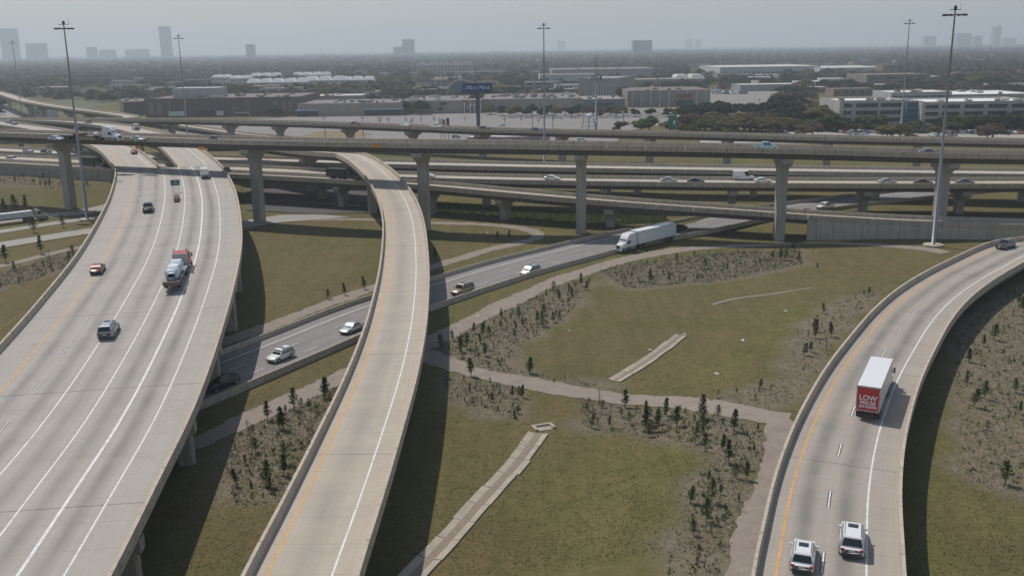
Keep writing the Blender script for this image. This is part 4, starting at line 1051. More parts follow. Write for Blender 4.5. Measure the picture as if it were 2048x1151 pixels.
# lorry with white tanks at the left edge
loc, h, pt_ = on_road(pL[0], 40, 436, 1.0)
loc = (loc[0], loc[1], zt(loc[0], loc[1]) + .07)
r_ = thing("flatbed_truck", "dark nosed lorry with a row of white tanks on the service road", "truck", loc, h)
tractor(r_, 4.2, paint("silver", 0), 3.1, False, False)
mb = MB(); mb.box((-3.4, 0, 1.25), (13.2, 2.5, .3)); mb.build("flatbed", m_dsteel, r_)
for k in range(8):
    mb = MB(); mb.box((2.4 - k * 1.62, 0, 2.2), (1.5, 2.3, 1.55)); t_ = mb.build("tank", m_tank, r_)
    for sg in (-1, 1):
        mb = MB(); mb.box((2.4 - k * 1.62, sg * 1.17, 2.2), (.06, .04, 1.5)); mb.build("tank_frame", m_dsteel, t_)
wheelset(r_, [-8.6, -7.3], 1.25)
# black lorry on the mid-level bridge, lorry at left
for px, py, pth, lb in ((690, 349, pG2, "black box lorry on the mid-level bridge left of the slender ramp"), (190, 325, pG2, "black box lorry at the far left in front of the curved bridge")):
    loc, h, pt_ = on_road(pth, px, py, 1.6)
    r_ = thing("box_truck", lb, "truck", loc, h, G_G); tractor(r_, 1.2, paint("black", 0), 3.2, False); mb = MB(); mb.box((-2.6, 0, 2.2), (6.4, 2.5, 2.3)); mb.build("cargo_box", mat_plain("black_box", (.025, .025, .028), .6), r_); wheelset(r_, [-4.2], 1.2)

# ------------------------------------------------------------------ lighting masts, signs, billboard
def mast(px, py, height, label, base=True):
    g = gp(px, py); root = thing("light_mast", label, "lighting mast", tuple(g), random.uniform(0, .5), "high mast lights")
    mb = MB(); mb.tube([(0, 0, 0), (0, 0, height * .5), (0, 0, height)], [.42, .30, .15], 12); mb.build("mast_pole", m_steel, root, True)
    mb = MB(); mb.tube([(0, 0, -.2), (0, 0, .45)], 2.2 if base else 1.0, 16); mb.build("foundation", m_conc, root)
    mb = MB(); n = 16; mb.tube([(1.5 * math.cos(a), 1.5 * math.sin(a), height - 1.0) for a in np.linspace(0, 2 * math.pi, n + 1)], .07, 6); 
    for a in (0, 1.57, 3.14, 4.71): mb.tube([(.1 * math.cos(a), .1 * math.sin(a), height - .9), (1.5 * math.cos(a), 1.5 * math.sin(a), height - 1.0)], .05, 5)
    ring = mb.build("luminaire_ring", m_dsteel, root)
    for a in np.linspace(0, 2 * math.pi, 10, endpoint=False):
        mb = MB(); c, s_ = math.cos(a), math.sin(a)
        mb.tube([(1.5 * c, 1.5 * s_, height - .95), (2.5 * c, 2.5 * s_, height - 1.0)], [.16, .24], 8); mb.build("floodlight", m_dsteel, ring)
    mb = MB(); mb.tube([(0, 0, height), (0, 0, height + .8), (0, 0, height + 1.1)], [.35, .35, .05], 10); mb.box((0, 0, height + .1), (2.6, .12, .12)); mb.box((0, 0, height + .1), (.12, 2.6, .12)); mb.build("mast_head", m_dsteel, root)
    mb = MB(); mb.tube([(1.25, 0, height), (1.25, 0, height + 1.7)], .03, 4); mb.build("lightning_rod", m_dsteel, root)
mast(175, 440, 52.5, "tall lighting mast standing left of the wide curved bridge")
mast(1866, 492, 51.6, "tall lighting mast on a round footing in front of the panelled wall")
for px, py, hh, lb in ((45, 235, 54, "thin lighting mast at the far left edge against the tower"), (376, 277, 53, "lighting mast rising in front of the brown brick store"), (1089, 330, 53, "lighting mast in the middle right of the billboard"), (1800, 275, 54.5, "lighting mast in front of the office building")):
    mast(px, py, hh, lb, False)
m_green = mat_plain("sign_green", (.008, .13, .095), .4); m_orange = mat_plain("sign_orange", (.75, .30, .02), .5)
# gore sign and crash cushion
g = ray_at(352, 368, 0.1); loc = on_road(pA, 352, 384, 0.0)[0]
p_g, _, _ = loc, 0, 0
sg_ = thing("road_sign", "green exit sign on posts at the split of the wide bridge", "sign", tuple(loc), .35); sg_.scale = (.62, .62, .62)
for x in (-1.1, 1.1):
    mb = MB(); mb.tube([(x, 0, 0), (x, 0, 4.6)], .07, 6); mb.build("post", m_steel, sg_)
mb = MB(); mb.box((0, -.1, 3.6), (3.4, .06, 2.2)); pl_ = mb.build("sign_panel", m_green, sg_)
text("73", "lettering", pl_, (0, -.14, 3.95), (math.pi / 2, 0, 0), .8, m_sign_w, .004)
mb = MB(); mb.box((0, -.14, 3.05), (3.3, .02, .07)); mb.build("sign_rule", m_sign_w, pl_)
mb = MB(); mb.prism([(-.25, -.145, 3.25), (.25, -.145, 3.5), (.1, -.145, 3.6), (.3, -.145, 3.62), (.36, -.145, 3.4)], (0, 0, 0), (0, .01, 0)); mb.build("arrow", m_sign_w, pl_)
loc, h, _ = on_road(pA, 353, 401, .3)
cc = thing("crash_cushion", "dark crash cushion with yellow chevrons below the green sign", "crash cushion", loc, h)
mb = MB()
for k in range(5): mb.box((1.9 - k * -0.0 + k * 1.05 - 1.9, 0, .5), (.98, 1.05 + .05 * k, .95 + .03 * k))
mb.build("cushion_body", m_bumper, cc)
mb = MB(); mb.box((-.55, 0, .55), (.06, 1.05, .85)); nz = mb.build("nose_plate", m_black, cc)
for k in range(3):
    for sg in (-1, 1):
        mb = MB(); z = .25 + k * .28; mb.prism([(-.6, 0, z + .14), (-.6, sg * .5, z - .1), (-.6, sg * .5, z + .05), (-.6, 0, z + .29)], (0, 0, 0), (.015, 0, 0)); mb.build("chevron", m_yel, nz)
# orange plates hung on parapets
for px, py, pth, lb in ((753, 291.5, pD, "orange warning plate on the flyover parapet above the slender ramp"), (278, 294.5, pD, "orange plate low on the flyover above the left branch"), (404, 296.5, pD, "orange plate low on the flyover above the right branch"), (820, 256, pE, "orange plate on the far viaduct parapet above a hammerhead pier"), (717, 252, pE, "orange plate on the far viaduct further left of the pole sign")):
    z = 20.0 if pth is pD else 12
    bt, bd = 0, 1e9
    for t in np.arange(0, pth.L, 0.5):
        q = pth.pt(t, 'R', .06, 0)[0]; a = at(px, py, q[2]); d = abs(math.atan2(a[0], a[1]) - math.atan2(q[0], q[1]))
        if d < bd: bt, bd = t, d
    q = pth.pt(bt, 'R', .07, 0)[0]; rr = ray_at(px, py, q[1])
    s_ = thing("warning_plate", lb, "sign", (q[0], q[1], rr[2]), pth.heading(bt), "orange plates on parapets")
    mb = MB(); mb.box((0, -.02, 0), (1.9, .04, .85)); p2_ = mb.build("plate", m_orange, s_)
    for x in (-.45, .3):
        mb = MB(); mb.box((x, -.045, 0), (.28, .01, .3)); mb.build("lettering", mat_plain("sign_brown", (.3, .12, .01), .5), p2_)
    mb = MB(); mb.box((-.8, .02, .2), (.06, .03, 1.2)); mb.box((.8, .02, .2), (.06, .03, 1.2)); mb.build("bracket", m_steel, s_)
# gantry sign on the far viaduct
t = min(np.arange(0, pE.L, 1.0), key=lambda t: abs(math.atan2(*pE.pt(t, 'L', 0, 0)[0][:2]) - math.atan2(*at(1343, 250, 0)[:2])))
q = pE.pt(t, 'L', -.3, 0)[0]
gs = thing("sign_gantry", "green highway sign on posts above the far viaduct", "sign", (q[0], q[1], q[2]), -.55)
for x in (-1.5, 0, 1.5):
    mb = MB(); mb.tube([(x, .15, -1.0), (x, .15, 8.2)], .1, 6); mb.build("post", m_steel, gs)
mb = MB(); mb.box((0, 0, 5.0), (3.3, .08, 5.4)); pl_ = mb.build("sign_panel", m_green, gs)
for z, w_, hh in ((7.3, 3.0, .7), (3.2, 1.0, 1.1)): pass
mb = MB(); mb.box((-.2, -.05, 7.0), (2.2, .02, .5)); mb.build("lettering", mat_plain("sign_letter", (.45, .6, .56), .5), pl_)
mb = MB(); mb.box((.8, -.05, 4.2), (.8, .02, 1.5)); mb.build("lettering", mat_plain("sign_letter", (.45, .6, .56), .5), pl_)
mb = MB(); mb.box((0, -.05, 5.7), (3.2, .02, .08)); mb.build("sign_rule", mat_plain("sign_letter", (.45, .6, .56), .5), pl_)
# billboard
g = ray_at(957, 262, 470); bz = 0.0
bb = thing("billboard", "dark blue billboard with white script on a tall single pole", "billboard", (g[0], 470, 0), -.08)
s_px = 470 / F * 1.03
def zpx(y, Y): return ray_at(957, y, Y)[2]
mb = MB(); mb.tube([(0, 0, -.5), (0, 0, zpx(185, 470))], .95, 14); mb.build("pole", mat_plain("billboard_pole", (.045, .08, .09), .5), bb, True)
z0, z1 = zpx(186, 470), zpx(166, 470); bw = 57 * s_px
mb = MB(); mb.box((-.2, -.9, (z0 + z1) / 2), (bw, .9, z1 - z0))
mbn, ntb, bbs = nt_new("billboard_print"); n = noise(ntb, position(ntb), .16, 4, .6)
ntb.links.new(ramp(ntb, n, [(.3, (.012, .03, .12)), (.55, (.02, .07, .2)), (.75, (.03, .14, .26))]), bbs.inputs["Base Color"]); bbs.inputs["Roughness"].default_value = .4
pn = mb.build("display_panel", mbn, bb)
text("Marc Mark", "lettering", pn, (0, -1.37, (z0 + z1) / 2 + .2), (math.pi / 2, 0, 0), 2.6, m_sign_w, .004, .55)
for x0, x1, dz in ((-.47, -.28, -.25), (.30, .47, -.3)):
    mb = MB(); mb.box(((x0 + x1) / 2 * bw, -1.365, (z0 + z1) / 2 + dz), (abs(x1 - x0) * bw, .012, .13)); mb.build("flourish", mat_plain("script_lilac", (.42, .42, .62), .5), pn)
mb = MB(); mb.box((-.2, -1.9, z0 - .25), (bw * .96, 1.1, .12)); mb.build("catwalk", m_dsteel, bb)
# pole sign by the lot
g = gp(888, 262); Yp = 430
ps = thing("pole_sign", "white pole sign with a yellow and a purple panel beside the far viaduct", "sign", (ray_at(888, 255, Yp)[0], Yp, 0), -.3)
zz = lambda y: ray_at(888, y, Yp)[2]
for x, w_, mt, y0, y1 in ((-1.5, 1.9, m_sign_w, 255, 236), (0.1, 1.2, mat_plain("sign_ochre", (.42, .26, .06), .5), 250, 239), (1.9, 1.2, mat_plain("sign_purple", (.13, .08, .2), .5), 252, 236)):
    mb = MB(); mb.box((x, 0, (zz(y0) + zz(y1)) / 2), (w_, .5, zz(y1) - zz(y0))); mb.build("sign_panel", mt, ps)
for x in (-1.5, .1, 1.9):
    mb = MB(); mb.tube([(x, .05, 0), (x, .05, zz(248))], .15, 6); mb.build("post", m_steel, ps)
# ------------------------------------------------------------------ saplings and ground plants
m_pine = [mat_leaf("pine_needles", (.065, .088, .038), (.115, .135, .06), 1.5), mat_leaf("dark_pine_needles", (.05, .072, .034), (.09, .108, .05), 1.5), mat_leaf("pale_pine_needles", (.10, .13, .055), (.15, .175, .08), 1.5), mat_leaf("bare_twigs", (.09, .075, .055), (.14, .12, .085), 1.5)]
def sapling_mesh(seed, bare=False, full=1.0):
    r = random.Random(seed); mb = MB(); mt = MB()
    H = 1.0; lean = (r.uniform(-.05, .05), r.uniform(-.05, .05))
    mt.tube([(0, 0, -.03), (lean[0] * .5, lean[1] * .5, .5), (lean[0], lean[1], H)], [.022, .014, .004], 5)
    n = 13 if not bare else 9
    for k in range(n):
        u = .20 + .78 * (k + r.random() * .7) / n; R = (1 - u) ** .85 * .40 * full * r.uniform(.55, 1.3) + .03
        a0 = r.uniform(0, 6.28)
        for b_ in range(4 if not bare else 3):
            a = a0 + b_ * 6.28 / (4 if not bare else 3) + r.uniform(-.4, .4); c, s_ = math.cos(a), math.sin(a)
            p0 = np.array([lean[0] * u, lean[1] * u, u]); p1 = p0 + np.array([c * R, s_ * R, R * r.uniform(.25, .75)])
            if bare:
                mt.tube([p0, p1], [.006, .002], 3, False); continue
            for j in range(7):
                t = .2 + .8 * j / 6; q = p0 + (p1 - p0) * t; sp = .038 * r.uniform(.6, 1.2) + .014
                d1 = np.array([r.uniform(-1, 1), r.uniform(-1, 1), r.uniform(-.4, .9)]) * sp * 1.3; d2 = np.array([r.uniform(-1, 1), r.uniform(-1, 1), r.uniform(-.2, 1.2)]) * sp * 1.3
                mb.poly([q - d1 * .6, q + d2, q + d1])
    return mb, mt
SAP = []
for sd_ in range(7):
    a, b_ = sapling_mesh(sd_, False, (.8, .62, .95, .5, .75, .58, 1.05)[sd_]); SAP.append((a.mesh("crown", m_pine[(0, 1, 0, 1, 2, 0, 2)[sd_]]), b_.mesh("trunk", m_bark)))
for sd_ in range(3):
    a, b_ = sapling_mesh(20 + sd_, True); SAP.append((None, b_.mesh("trunk", m_pine[3])))
BED_WORDS = {'triangle': "in the triangular bed between trail and frontage road", 'ramp': "in the littered bed beside the right-hand ramp", 'fork': "in the small bed below the trail fork", 'between': "in the bed between the two left bridges",
  'right': "in the shaded bed right of the right-hand ramp", 'road': "in the bed below the white semi truck", 'left': "in the bed left of the wide bridge", 'slope': "on the planted slope below the long plain wall", 'gore': "along the trail left of the box truck"}
trails = [flatpath(px, w) for px, w in ((T1, 3.6), (T2, 4.2), (T3, 4.2), (T4, 2.5))]
def clear_of(x, y, m=0.5):
    X, Y = np.array([x]), np.array([y])
    for p_, w in ((trails[0], 1.8), (trails[1], 2.1), (trails[2], 2.1), (trails[3], 1.3), (pI, 7.4), (pf1, 1.7), (pf2, 1.4)):
        if abs(p_.dist(X, Y)[0][0]) < w + m and p_.dist(X, Y)[2][0] < w + m + 3: return False
    return True
n_sap = 0
def plant(x, y, h, v, label, group):
    global n_sap
    root = thing("pine_sapling", label, "sapling", (x, y, zt(x, y)), random.uniform(0, 6.28), group); root.scale = (h * random.uniform(.85, 1.2), h * random.uniform(.85, 1.2), h)
    root.rotation_euler = (random.gauss(0, .07), random.gauss(0, .07), random.uniform(0, 6.28))
    cr, tr = SAP[v]
    if cr: link("crown", cr, root)
    link("trunk", tr, root); n_sap += 1
def scatter(poly, n, mind):
    out = []; lo = poly[:, :2].min(0); hi = poly[:, :2].max(0); k = 0
    while len(out) < n and k < n * 120:
        k += 1; x, y = random.uniform(lo[0], hi[0]), random.uniform(lo[1], hi[1])
        if not in_poly(np.array([x]), np.array([y]), poly)[0] or not clear_of(x, y): continue
        if all((x - a) ** 2 + (y - b) ** 2 > mind ** 2 for a, b in out): out.append((x, y))
    return out
for k, n, h0, h1 in (('triangle', 70, 1.3, 2.7), ('ramp', 62, 1.0, 2.6), ('fork', 18, .9, 2.0), ('between', 22, 1.2, 3.0), ('right', 34, 1.0, 2.8), ('road', 26, 1.4, 3.2), ('left', 13, 1.8, 3.4), ('slope', 22, 1.8, 3.6), ('gore', 15, 1.2, 2.4)):
    for x, y in scatter(BEDS[k], n, 1.2):
        v = random.choice((0, 1, 2, 3, 4, 5, 6, 0, 1, 7, 8)) if k != 'slope' else random.choice((0, 1, 2, 6))
        kind = "leafless twiggy sapling " if v >= 7 else ("pale green pine sapling " if v in (4, 6) else "dark green pine sapling ")
        plant(x, y, (h0 * .55 + (h1 - h0 * .55) * random.random() ** 1.5), v, kind + BED_WORDS[k], "saplings planted " + BED_WORDS[k])
for px, py, h, v, lb in ((588, 818, 3.0, 0, "bushy dark pine sapling at the trail edge between the left bridges"), (535, 840, 2.6, 1, "narrow pine sapling left of the bushy one between the left bridges"), (650, 795, 2.9, 0, "full pine sapling close under the slender ramp"), (568, 860, 3.0, 1, "dark pine sapling in front of the bushy pine between the left bridges"),
    (1405, 838, 3.2, 5, "open-branched pine sapling on the near edge of the gravel trail"), (1250, 815, 2.4, 1, "compact dark pine sapling below the gravel trail"), (1290, 862, 3.0, 3, "thin tall pine sapling in the grey litter bed"), (1468, 862, 2.7, 3, "slim pine sapling beside the trail bend"), (942, 752, 2.8, 1, "dark pine sapling growing out of the fork trail"), (1060, 745, 2.4, 0, "lone pine sapling above the gravel trail"),
    (730, 578, 2.6, 1, "pine sapling by the far trail left of the slender ramp"), (690, 590, 2.4, 1, "bushy sapling in the row by the far trail"), (655, 598, 2.0, 0, "leftmost sapling in the row by the far trail"), (872, 520, 2.8, 1, "pine sapling just right of the slender ramp above the trail"), (995, 482, 2.4, 0, "pine sapling near the loop of the far trail"), (1018, 478, 2.2, 1, "second pine sapling near the loop of the far trail"), (1635, 538, 1.4, 1, "small dark bush alone on the grass below the trail"), (12, 425, 4.2, 1, "tall dark sapling behind the white tank lorry"), (33, 424, 5.2, 0, "tallest of three saplings behind the white tank lorry"), (52, 421, 4.6, 1, "right of three saplings behind the white tank lorry"), (68, 465, 4.0, 2, "young tree between the two service roads"), (127, 455, 3.6, 2, "young tree between service roads beside the mast"), (12, 525, 4.0, 1, "narrow sapling beside the trail at the left edge"), (83, 508, 4.4, 1, "slim dark sapling by the trail left of the wide bridge")):
    g = gp(px, py); plant(g[0], g[1], h, v, lb, "young pines along the trails")
# tufts and litter: far too many to count
def tufts(name, n, region, h, mat, kinds=3, spread=.35, label=None):
    pts = region(n); n = len(pts); m = kinds
    base = np.repeat(pts, m, axis=0); k = len(base)
    ang = rng.uniform(0, 6.28, k); hh = rng.uniform(.45, 1.25, k) * h * np.repeat(rng.uniform(.5, 1.5, n), m); w = hh * rng.uniform(.18, .5, k)
    ox = rng.normal(0, spread, k) * h; oy = rng.normal(0, spread, k) * h; lean = rng.uniform(-.6, .6, (k, 2)) * hh[:, None]
    c, s_ = np.cos(ang), np.sin(ang)
    Vv = np.zeros((k, 3, 3))
    Vv[:, 0] = np.c_[base[:, 0] + ox - c * w, base[:, 1] + oy - s_ * w, base[:, 2] - .02]
    Vv[:, 1] = np.c_[base[:, 0] + ox + c * w, base[:, 1] + oy + s_ * w, base[:, 2] - .02]
    Vv[:, 2] = np.c_[base[:, 0] + ox + lean[:, 0], base[:, 1] + oy + lean[:, 1], base[:, 2] + hh]
    o = raw(name, Vv.reshape(-1, 3), np.arange(3 * k).reshape(-1, 3), mat, "stuff"); tag(o, label, None); return o
def field(n):
    """uniform in view over the nearby grass"""
    px = rng.uniform(-20, 2070, n); py = 380 + 780 * rng.random(n) ** 1.0
    d = fwd[None] * F + right[None] * (px - W / 2)[:, None] - up[None] * (py - HH / 2)[:, None]
    P = np.array([0, 0, CAMH])[None] + d * (-CAMH / d[:, 2])[:, None]
    P[:, :2] += rng.normal(0, .5, (n, 2))
    return filt(P)
def filt(P):
    keep = np.ones(len(P), bool)
    for p_, w in ((trails[0], 1.7), (trails[1], 2.0), (trails[2], 1.9), (trails[3], 1.1), (pI, 7.4), (pf1, 1.3), (pf2, 1.1), (pL[0], 3.6), (pL[1], 3.0), (pL[2], 4.2)):
        for i in range(0, len(P), 20000):
            l, _, d = p_.dist(P[i:i + 20000, 0], P[i:i + 20000, 1]); keep[i:i + 20000] &= ~((np.abs(l) < w) & (d < w + 4))
    P = P[keep]
    l, _, d = pC.dist(P[:, 0], P[:, 1]); P = P[~((np.abs(l) < 6.2) & (d < 9))]
    P[:, 2] = zt(P[:, 0], P[:, 1]); return P
def in_beds(n):
    out = []
    ar = {k: abs(np.sum(P[:, 0] * np.roll(P[:, 1], 1) - P[:, 1] * np.roll(P[:, 0], 1))) / 2 for k, P in BEDS.items()}; tot = sum(ar.values())
    for k, P in BEDS.items():
        m = int(n * ar[k] / tot * 1.6); lo = P[:, :2].min(0); hi = P[:, :2].max(0); X = rng.uniform(lo[0], hi[0], m); Y = rng.uniform(lo[1], hi[1], m); ok = in_poly(X, Y, P); out.append(np.c_[X[ok], Y[ok], np.zeros(ok.sum())])
    return filt(np.concatenate(out))
m_tg = mat_leaf("grass_tuft", (.075, .08, .028), (.14, .13, .055), .12); m_td = mat_leaf("dry_tuft", (.12, .09, .045), (.20, .155, .085), .12); m_lit = mat_leaf("litter_stalk", (.20, .17, .145), (.36, .315, .275), .6)
m_weed = mat_leaf("weed", (.07, .095, .035), (.12, .15, .06), .3)
tufts("grass_tufts", 55000, field, .085, m_tg, 3, .9, "short green grass growing over the open ground")
tufts("dry_grass", 50000, field, .09, m_td, 3, .9, "dry straw-coloured grass mixed through the open ground")
tufts("litter_stalks", 30000, in_beds, .22, m_lit, 2, .5, "grey dead stalks covering the planted beds")
tufts("weeds", 3600, in_beds, .3, m_weed, 4, .5, "low green weeds scattered through the planted beds")
def under_slip(n):
    P = np.array([gp(x, y) for x, y in ((860, 405), (1000, 412), (1190, 430), (1330, 432), (1340, 445), (1200, 452), (1000, 436), (870, 425))]); lo = P[:, :2].min(0); hi = P[:, :2].max(0)
    X = rng.uniform(lo[0], hi[0], n); Y = rng.uniform(lo[1], hi[1], n); ok = in_poly(X, Y, P); return filt(np.c_[X[ok], Y[ok], np.zeros(ok.sum())])
tufts("verge_weeds", 16000, under_slip, .45, mat_leaf("verge_weed", (.07, .11, .03), (.13, .17, .06), .2), 3, .5, "bright green weeds under the slip ramp")
# seedlings beyond the planted ones that can be told apart
def seedlings(name, n, label):
    P = in_beds(n); V_, F_ = [], []
    base = [(np.array([v.co for v in c.vertices]), [tuple(p.vertices) for p in c.polygons]) for c, t in SAP[:5]]
    Vs, Fs, off = [], [], 0
    for i, p in enumerate(P):
        B, Fc = base[i % 5]; h = .35 + .9 * random.random() ** 1.6; a = random.uniform(0, 6.28); c, s_ = math.cos(a), math.sin(a)
        sel = Fc[::3]; ids = np.array(sel).ravel(); Q = B[ids] * h * np.array([1.2, 1.2, 1]); Vs.append(np.c_[Q[:, 0] * c - Q[:, 1] * s_ + p[0], Q[:, 0] * s_ + Q[:, 1] * c + p[1], Q[:, 2] + p[2]]); Fs.append(np.arange(len(ids)).reshape(-1, 3) + off); off += len(ids)
    tag(raw(name, np.concatenate(Vs), np.concatenate(Fs), m_pine[0], "stuff"), label)
seedlings("seedlings", 1500, "small green and brown seedlings dotted through all the planted beds")
# pale scraps of litter lying on the grass
m_scrap = mat_plain("litter_scrap", (.6, .58, .54), .7)
for i, (px, py) in enumerate([(955, 632), (1140, 662), (1370, 668), (1485, 680), (1432, 747), (1632, 505), (1735, 528), (940, 470), (975, 465), (1570, 622), (1300, 700), (85, 560)]):
    g = gp(px, py); mb = MB(); mb.box((0, 0, .06), (.5, .3, .05)); mb.box((.15, .2, .09), (.3, .35, .04), .6)
    o = mb.build("litter_scrap", m_scrap); o.location = (g[0], g[1], g[2]); o.rotation_euler = (0, .15, i * 1.3); tag(o, "pale scrap of litter lying on the open grass", "litter", "scraps of litter on the grass")

# ------------------------------------------------------------------ trees
m_leafs = {'olive': mat_leaf("olive_leaves", (.11, .105, .04), (.19, .168, .075)), 'dark': mat_leaf("dark_leaves", (.022, .036, .020), (.048, .065, .032)), 'green': mat_leaf("green_leaves", (.055, .09, .03), (.11, .15, .055)), 'brown': mat_leaf("brown_leaves", (.10, .075, .045), (.165, .125, .08)), 'lime': mat_leaf("lime_leaves", (.13, .17, .03), (.20, .25, .05)), 'bare': mat_leaf("bare_branches", (.13, .105, .085), (.2, .17, .14))}
def tree_meshes(seed, leaf_n=330, flat=1.0, gap=.5):
    r = np.random.default_rng(seed); mt = MB(); mt.tube([(0, 0, -.05), (r.uniform(-.03, .03), r.uniform(-.03, .03), .28), (r.uniform(-.06, .06), r.uniform(-.06, .06), .55)], [.035, .026, .014], 6)
    lob = []
    for k in range(9):
        a = k * 2.4 + r.uniform(-.4, .4); R = .33 * math.sqrt((k + .4) / 9); c = np.array([math.cos(a) * R, math.sin(a) * R, .52 + r.uniform(-.16, .2) * flat - R * .25]); lob.append((c, r.uniform(.19, .28)))
        mt.tube([(0, 0, .26 + .02 * k), tuple(c * np.array([.6, .6, .85])), tuple(c)], [.014, .009, .003], 4, False)
    V_, F_ = [], []
    for i in range(leaf_n):
        c, R = lob[int(r.integers(len(lob)))]; d = r.normal(0, 1, 3); d /= np.linalg.norm(d); d[2] = abs(d[2]) * .9 - .25
        p = c + d * R * (r.random() ** .35); s_ = r.uniform(.03, .078)
        a = r.normal(0, 1, 3); a /= np.linalg.norm(a); b_ = np.cross(a, d + .3 * r.normal(0, 1, 3)); b_ /= (np.linalg.norm(b_) + 1e-6)
        o = len(V_); V_ += [p - a * s_, p + b_ * s_ * 1.1, p + a * s_, p - b_ * s_ * .9]; F_.append((o, o + 1, o + 2, o + 3))
    mb = MB(); mb.v = [tuple(v) for v in V_]; mb.uv = [(0, 0)] * len(V_); mb.f = F_
    return mb.mesh("crown"), mt.mesh("trunk", m_bark)
TREES = [tree_meshes(50 + i, 1300, (1, 1.2, .7, .9)[i % 4]) for i in range(6)]
def bare_mesh(seed):
    r = random.Random(seed); mt = MB(); mt.tube([(0, 0, -.03), (0, 0, .4)], [.022, .014], 5)
    for k in range(16):
        a = r.uniform(0, 6.28); R = r.uniform(.15, .36); z = r.uniform(.3, .6); q = (math.cos(a) * R, math.sin(a) * R, z + r.uniform(.15, .38)); mt.tube([(0, 0, z * .7), q], [.012, .002], 3, False)
        for j in range(4): mt.tube([(q[0] * .6, q[1] * .6, z * .3 + q[2] * .7), (q[0] + r.uniform(-.12, .12), q[1] + r.uniform(-.12, .12), q[2] + r.uniform(0, .12))], [.007, .001], 3, False)
    return mt
BARE = [bare_mesh(i).mesh("trunk", m_leafs['bare']) for i in range(3)]
def tree_at(x, y, h, colour, label, group, wide=1.0, v=None):
    root = thing("tree", label, "tree", (x, y, 0), random.uniform(0, 6.28), group); s_ = h * 1.08 * wide; root.scale = (s_ * random.uniform(.9, 1.15), s_ * random.uniform(.9, 1.15), h * 1.05)
    if colour == 'bare': link("trunk", random.choice(BARE), root); return
    cr, tr = TREES[random.randrange(6) if v is None else v]
    if not cr.materials: cr.materials.append(None)
    o = link("crown", cr, root); o.material_slots[0].link = 'OBJECT'; o.material_slots[0].material = m_leafs[colour]; link("trunk", tr, root)
def tree_px(px, ytop, ybase, colour, label, group, wide=1.0):
    if (1676 < px < 1772 or 1842 < px) and ybase < 270: ybase = 263.6
    g = at(px, ybase, 0.0); z = ray_at(px, ytop, g[1])[2]; tree_at(g[0], g[1], max(2.5, z), colour, label, group, wide)
cols_words = {'olive': "olive-green", 'dark': "dark green", 'green': "mid-green", 'brown': "brownish", 'lime': "bright yellow-green", 'bare': "leafless"}
# row of lot trees before the mall
gm = "row of trees in front of the mall"
for i, x in enumerate(np.linspace(1005, 1250, 17)):
    tree_px(x + random.uniform(-3, 3), 207 + random.uniform(-2, 4) + (i % 2) * 4, 231 + (i % 2) * 4, random.choice(('brown', 'dark', 'olive')), "dusty tree in the row along the mall front", gm)
for x, yt, yb, c in ((1270, 213, 233, 'dark'), (1300, 213, 232, 'dark'), (1335, 214, 234, 'dark'), (1362, 208, 240, 'dark'), (1385, 203, 240, 'dark'), (1410, 205, 240, 'dark'), (1436, 198, 238, 'dark')):
    tree_px(x, yt, yb, c, "dark lot tree right of the mall row near x-shaped lamps".replace(" near x-shaped lamps", ", one of seven"), "dark trees right of the mall row", 1.2)
for x, yt, yb, c, lb in ((806, 198, 229, 'dark', "left dark tree against the beige mall wall"), (842, 196, 229, 'dark', "large dark tree against the beige mall wall"), (890, 198, 226, 'dark', "rounded dark tree left of the mall entrance"), (980, 205, 229, 'olive', "olive tree just right of the billboard pole"),
    (1280, 232, 264, 'lime', "bright yellow-green tree behind the green highway sign"), (1297, 228, 266, 'green', "broad green tree left of the green highway sign"), (1240, 240, 264, 'brown', "grey-brown tree right of the cell tower"), (1362, 243, 266, 'olive', "small tree right of the green highway sign"), (1382, 243, 266, 'olive', "second small tree right of the green highway sign"), (1000, 283, 292, 'dark', "bush under the far viaduct by the shop")):
    tree_px(x, yt, yb, c, lb, None, 1.15)
for x in (825, 843, 812, 868, 930, 1010, 1042, 1077, 1105, 1122, 760, 777):
    tree_px(x, 232 + random.uniform(-2, 3), 248 + random.uniform(-6, 2), 'bare', "small leafless tree standing in the open parking lot", "leafless trees in the parking lot", .8)
go = "trees around the office parking lot"
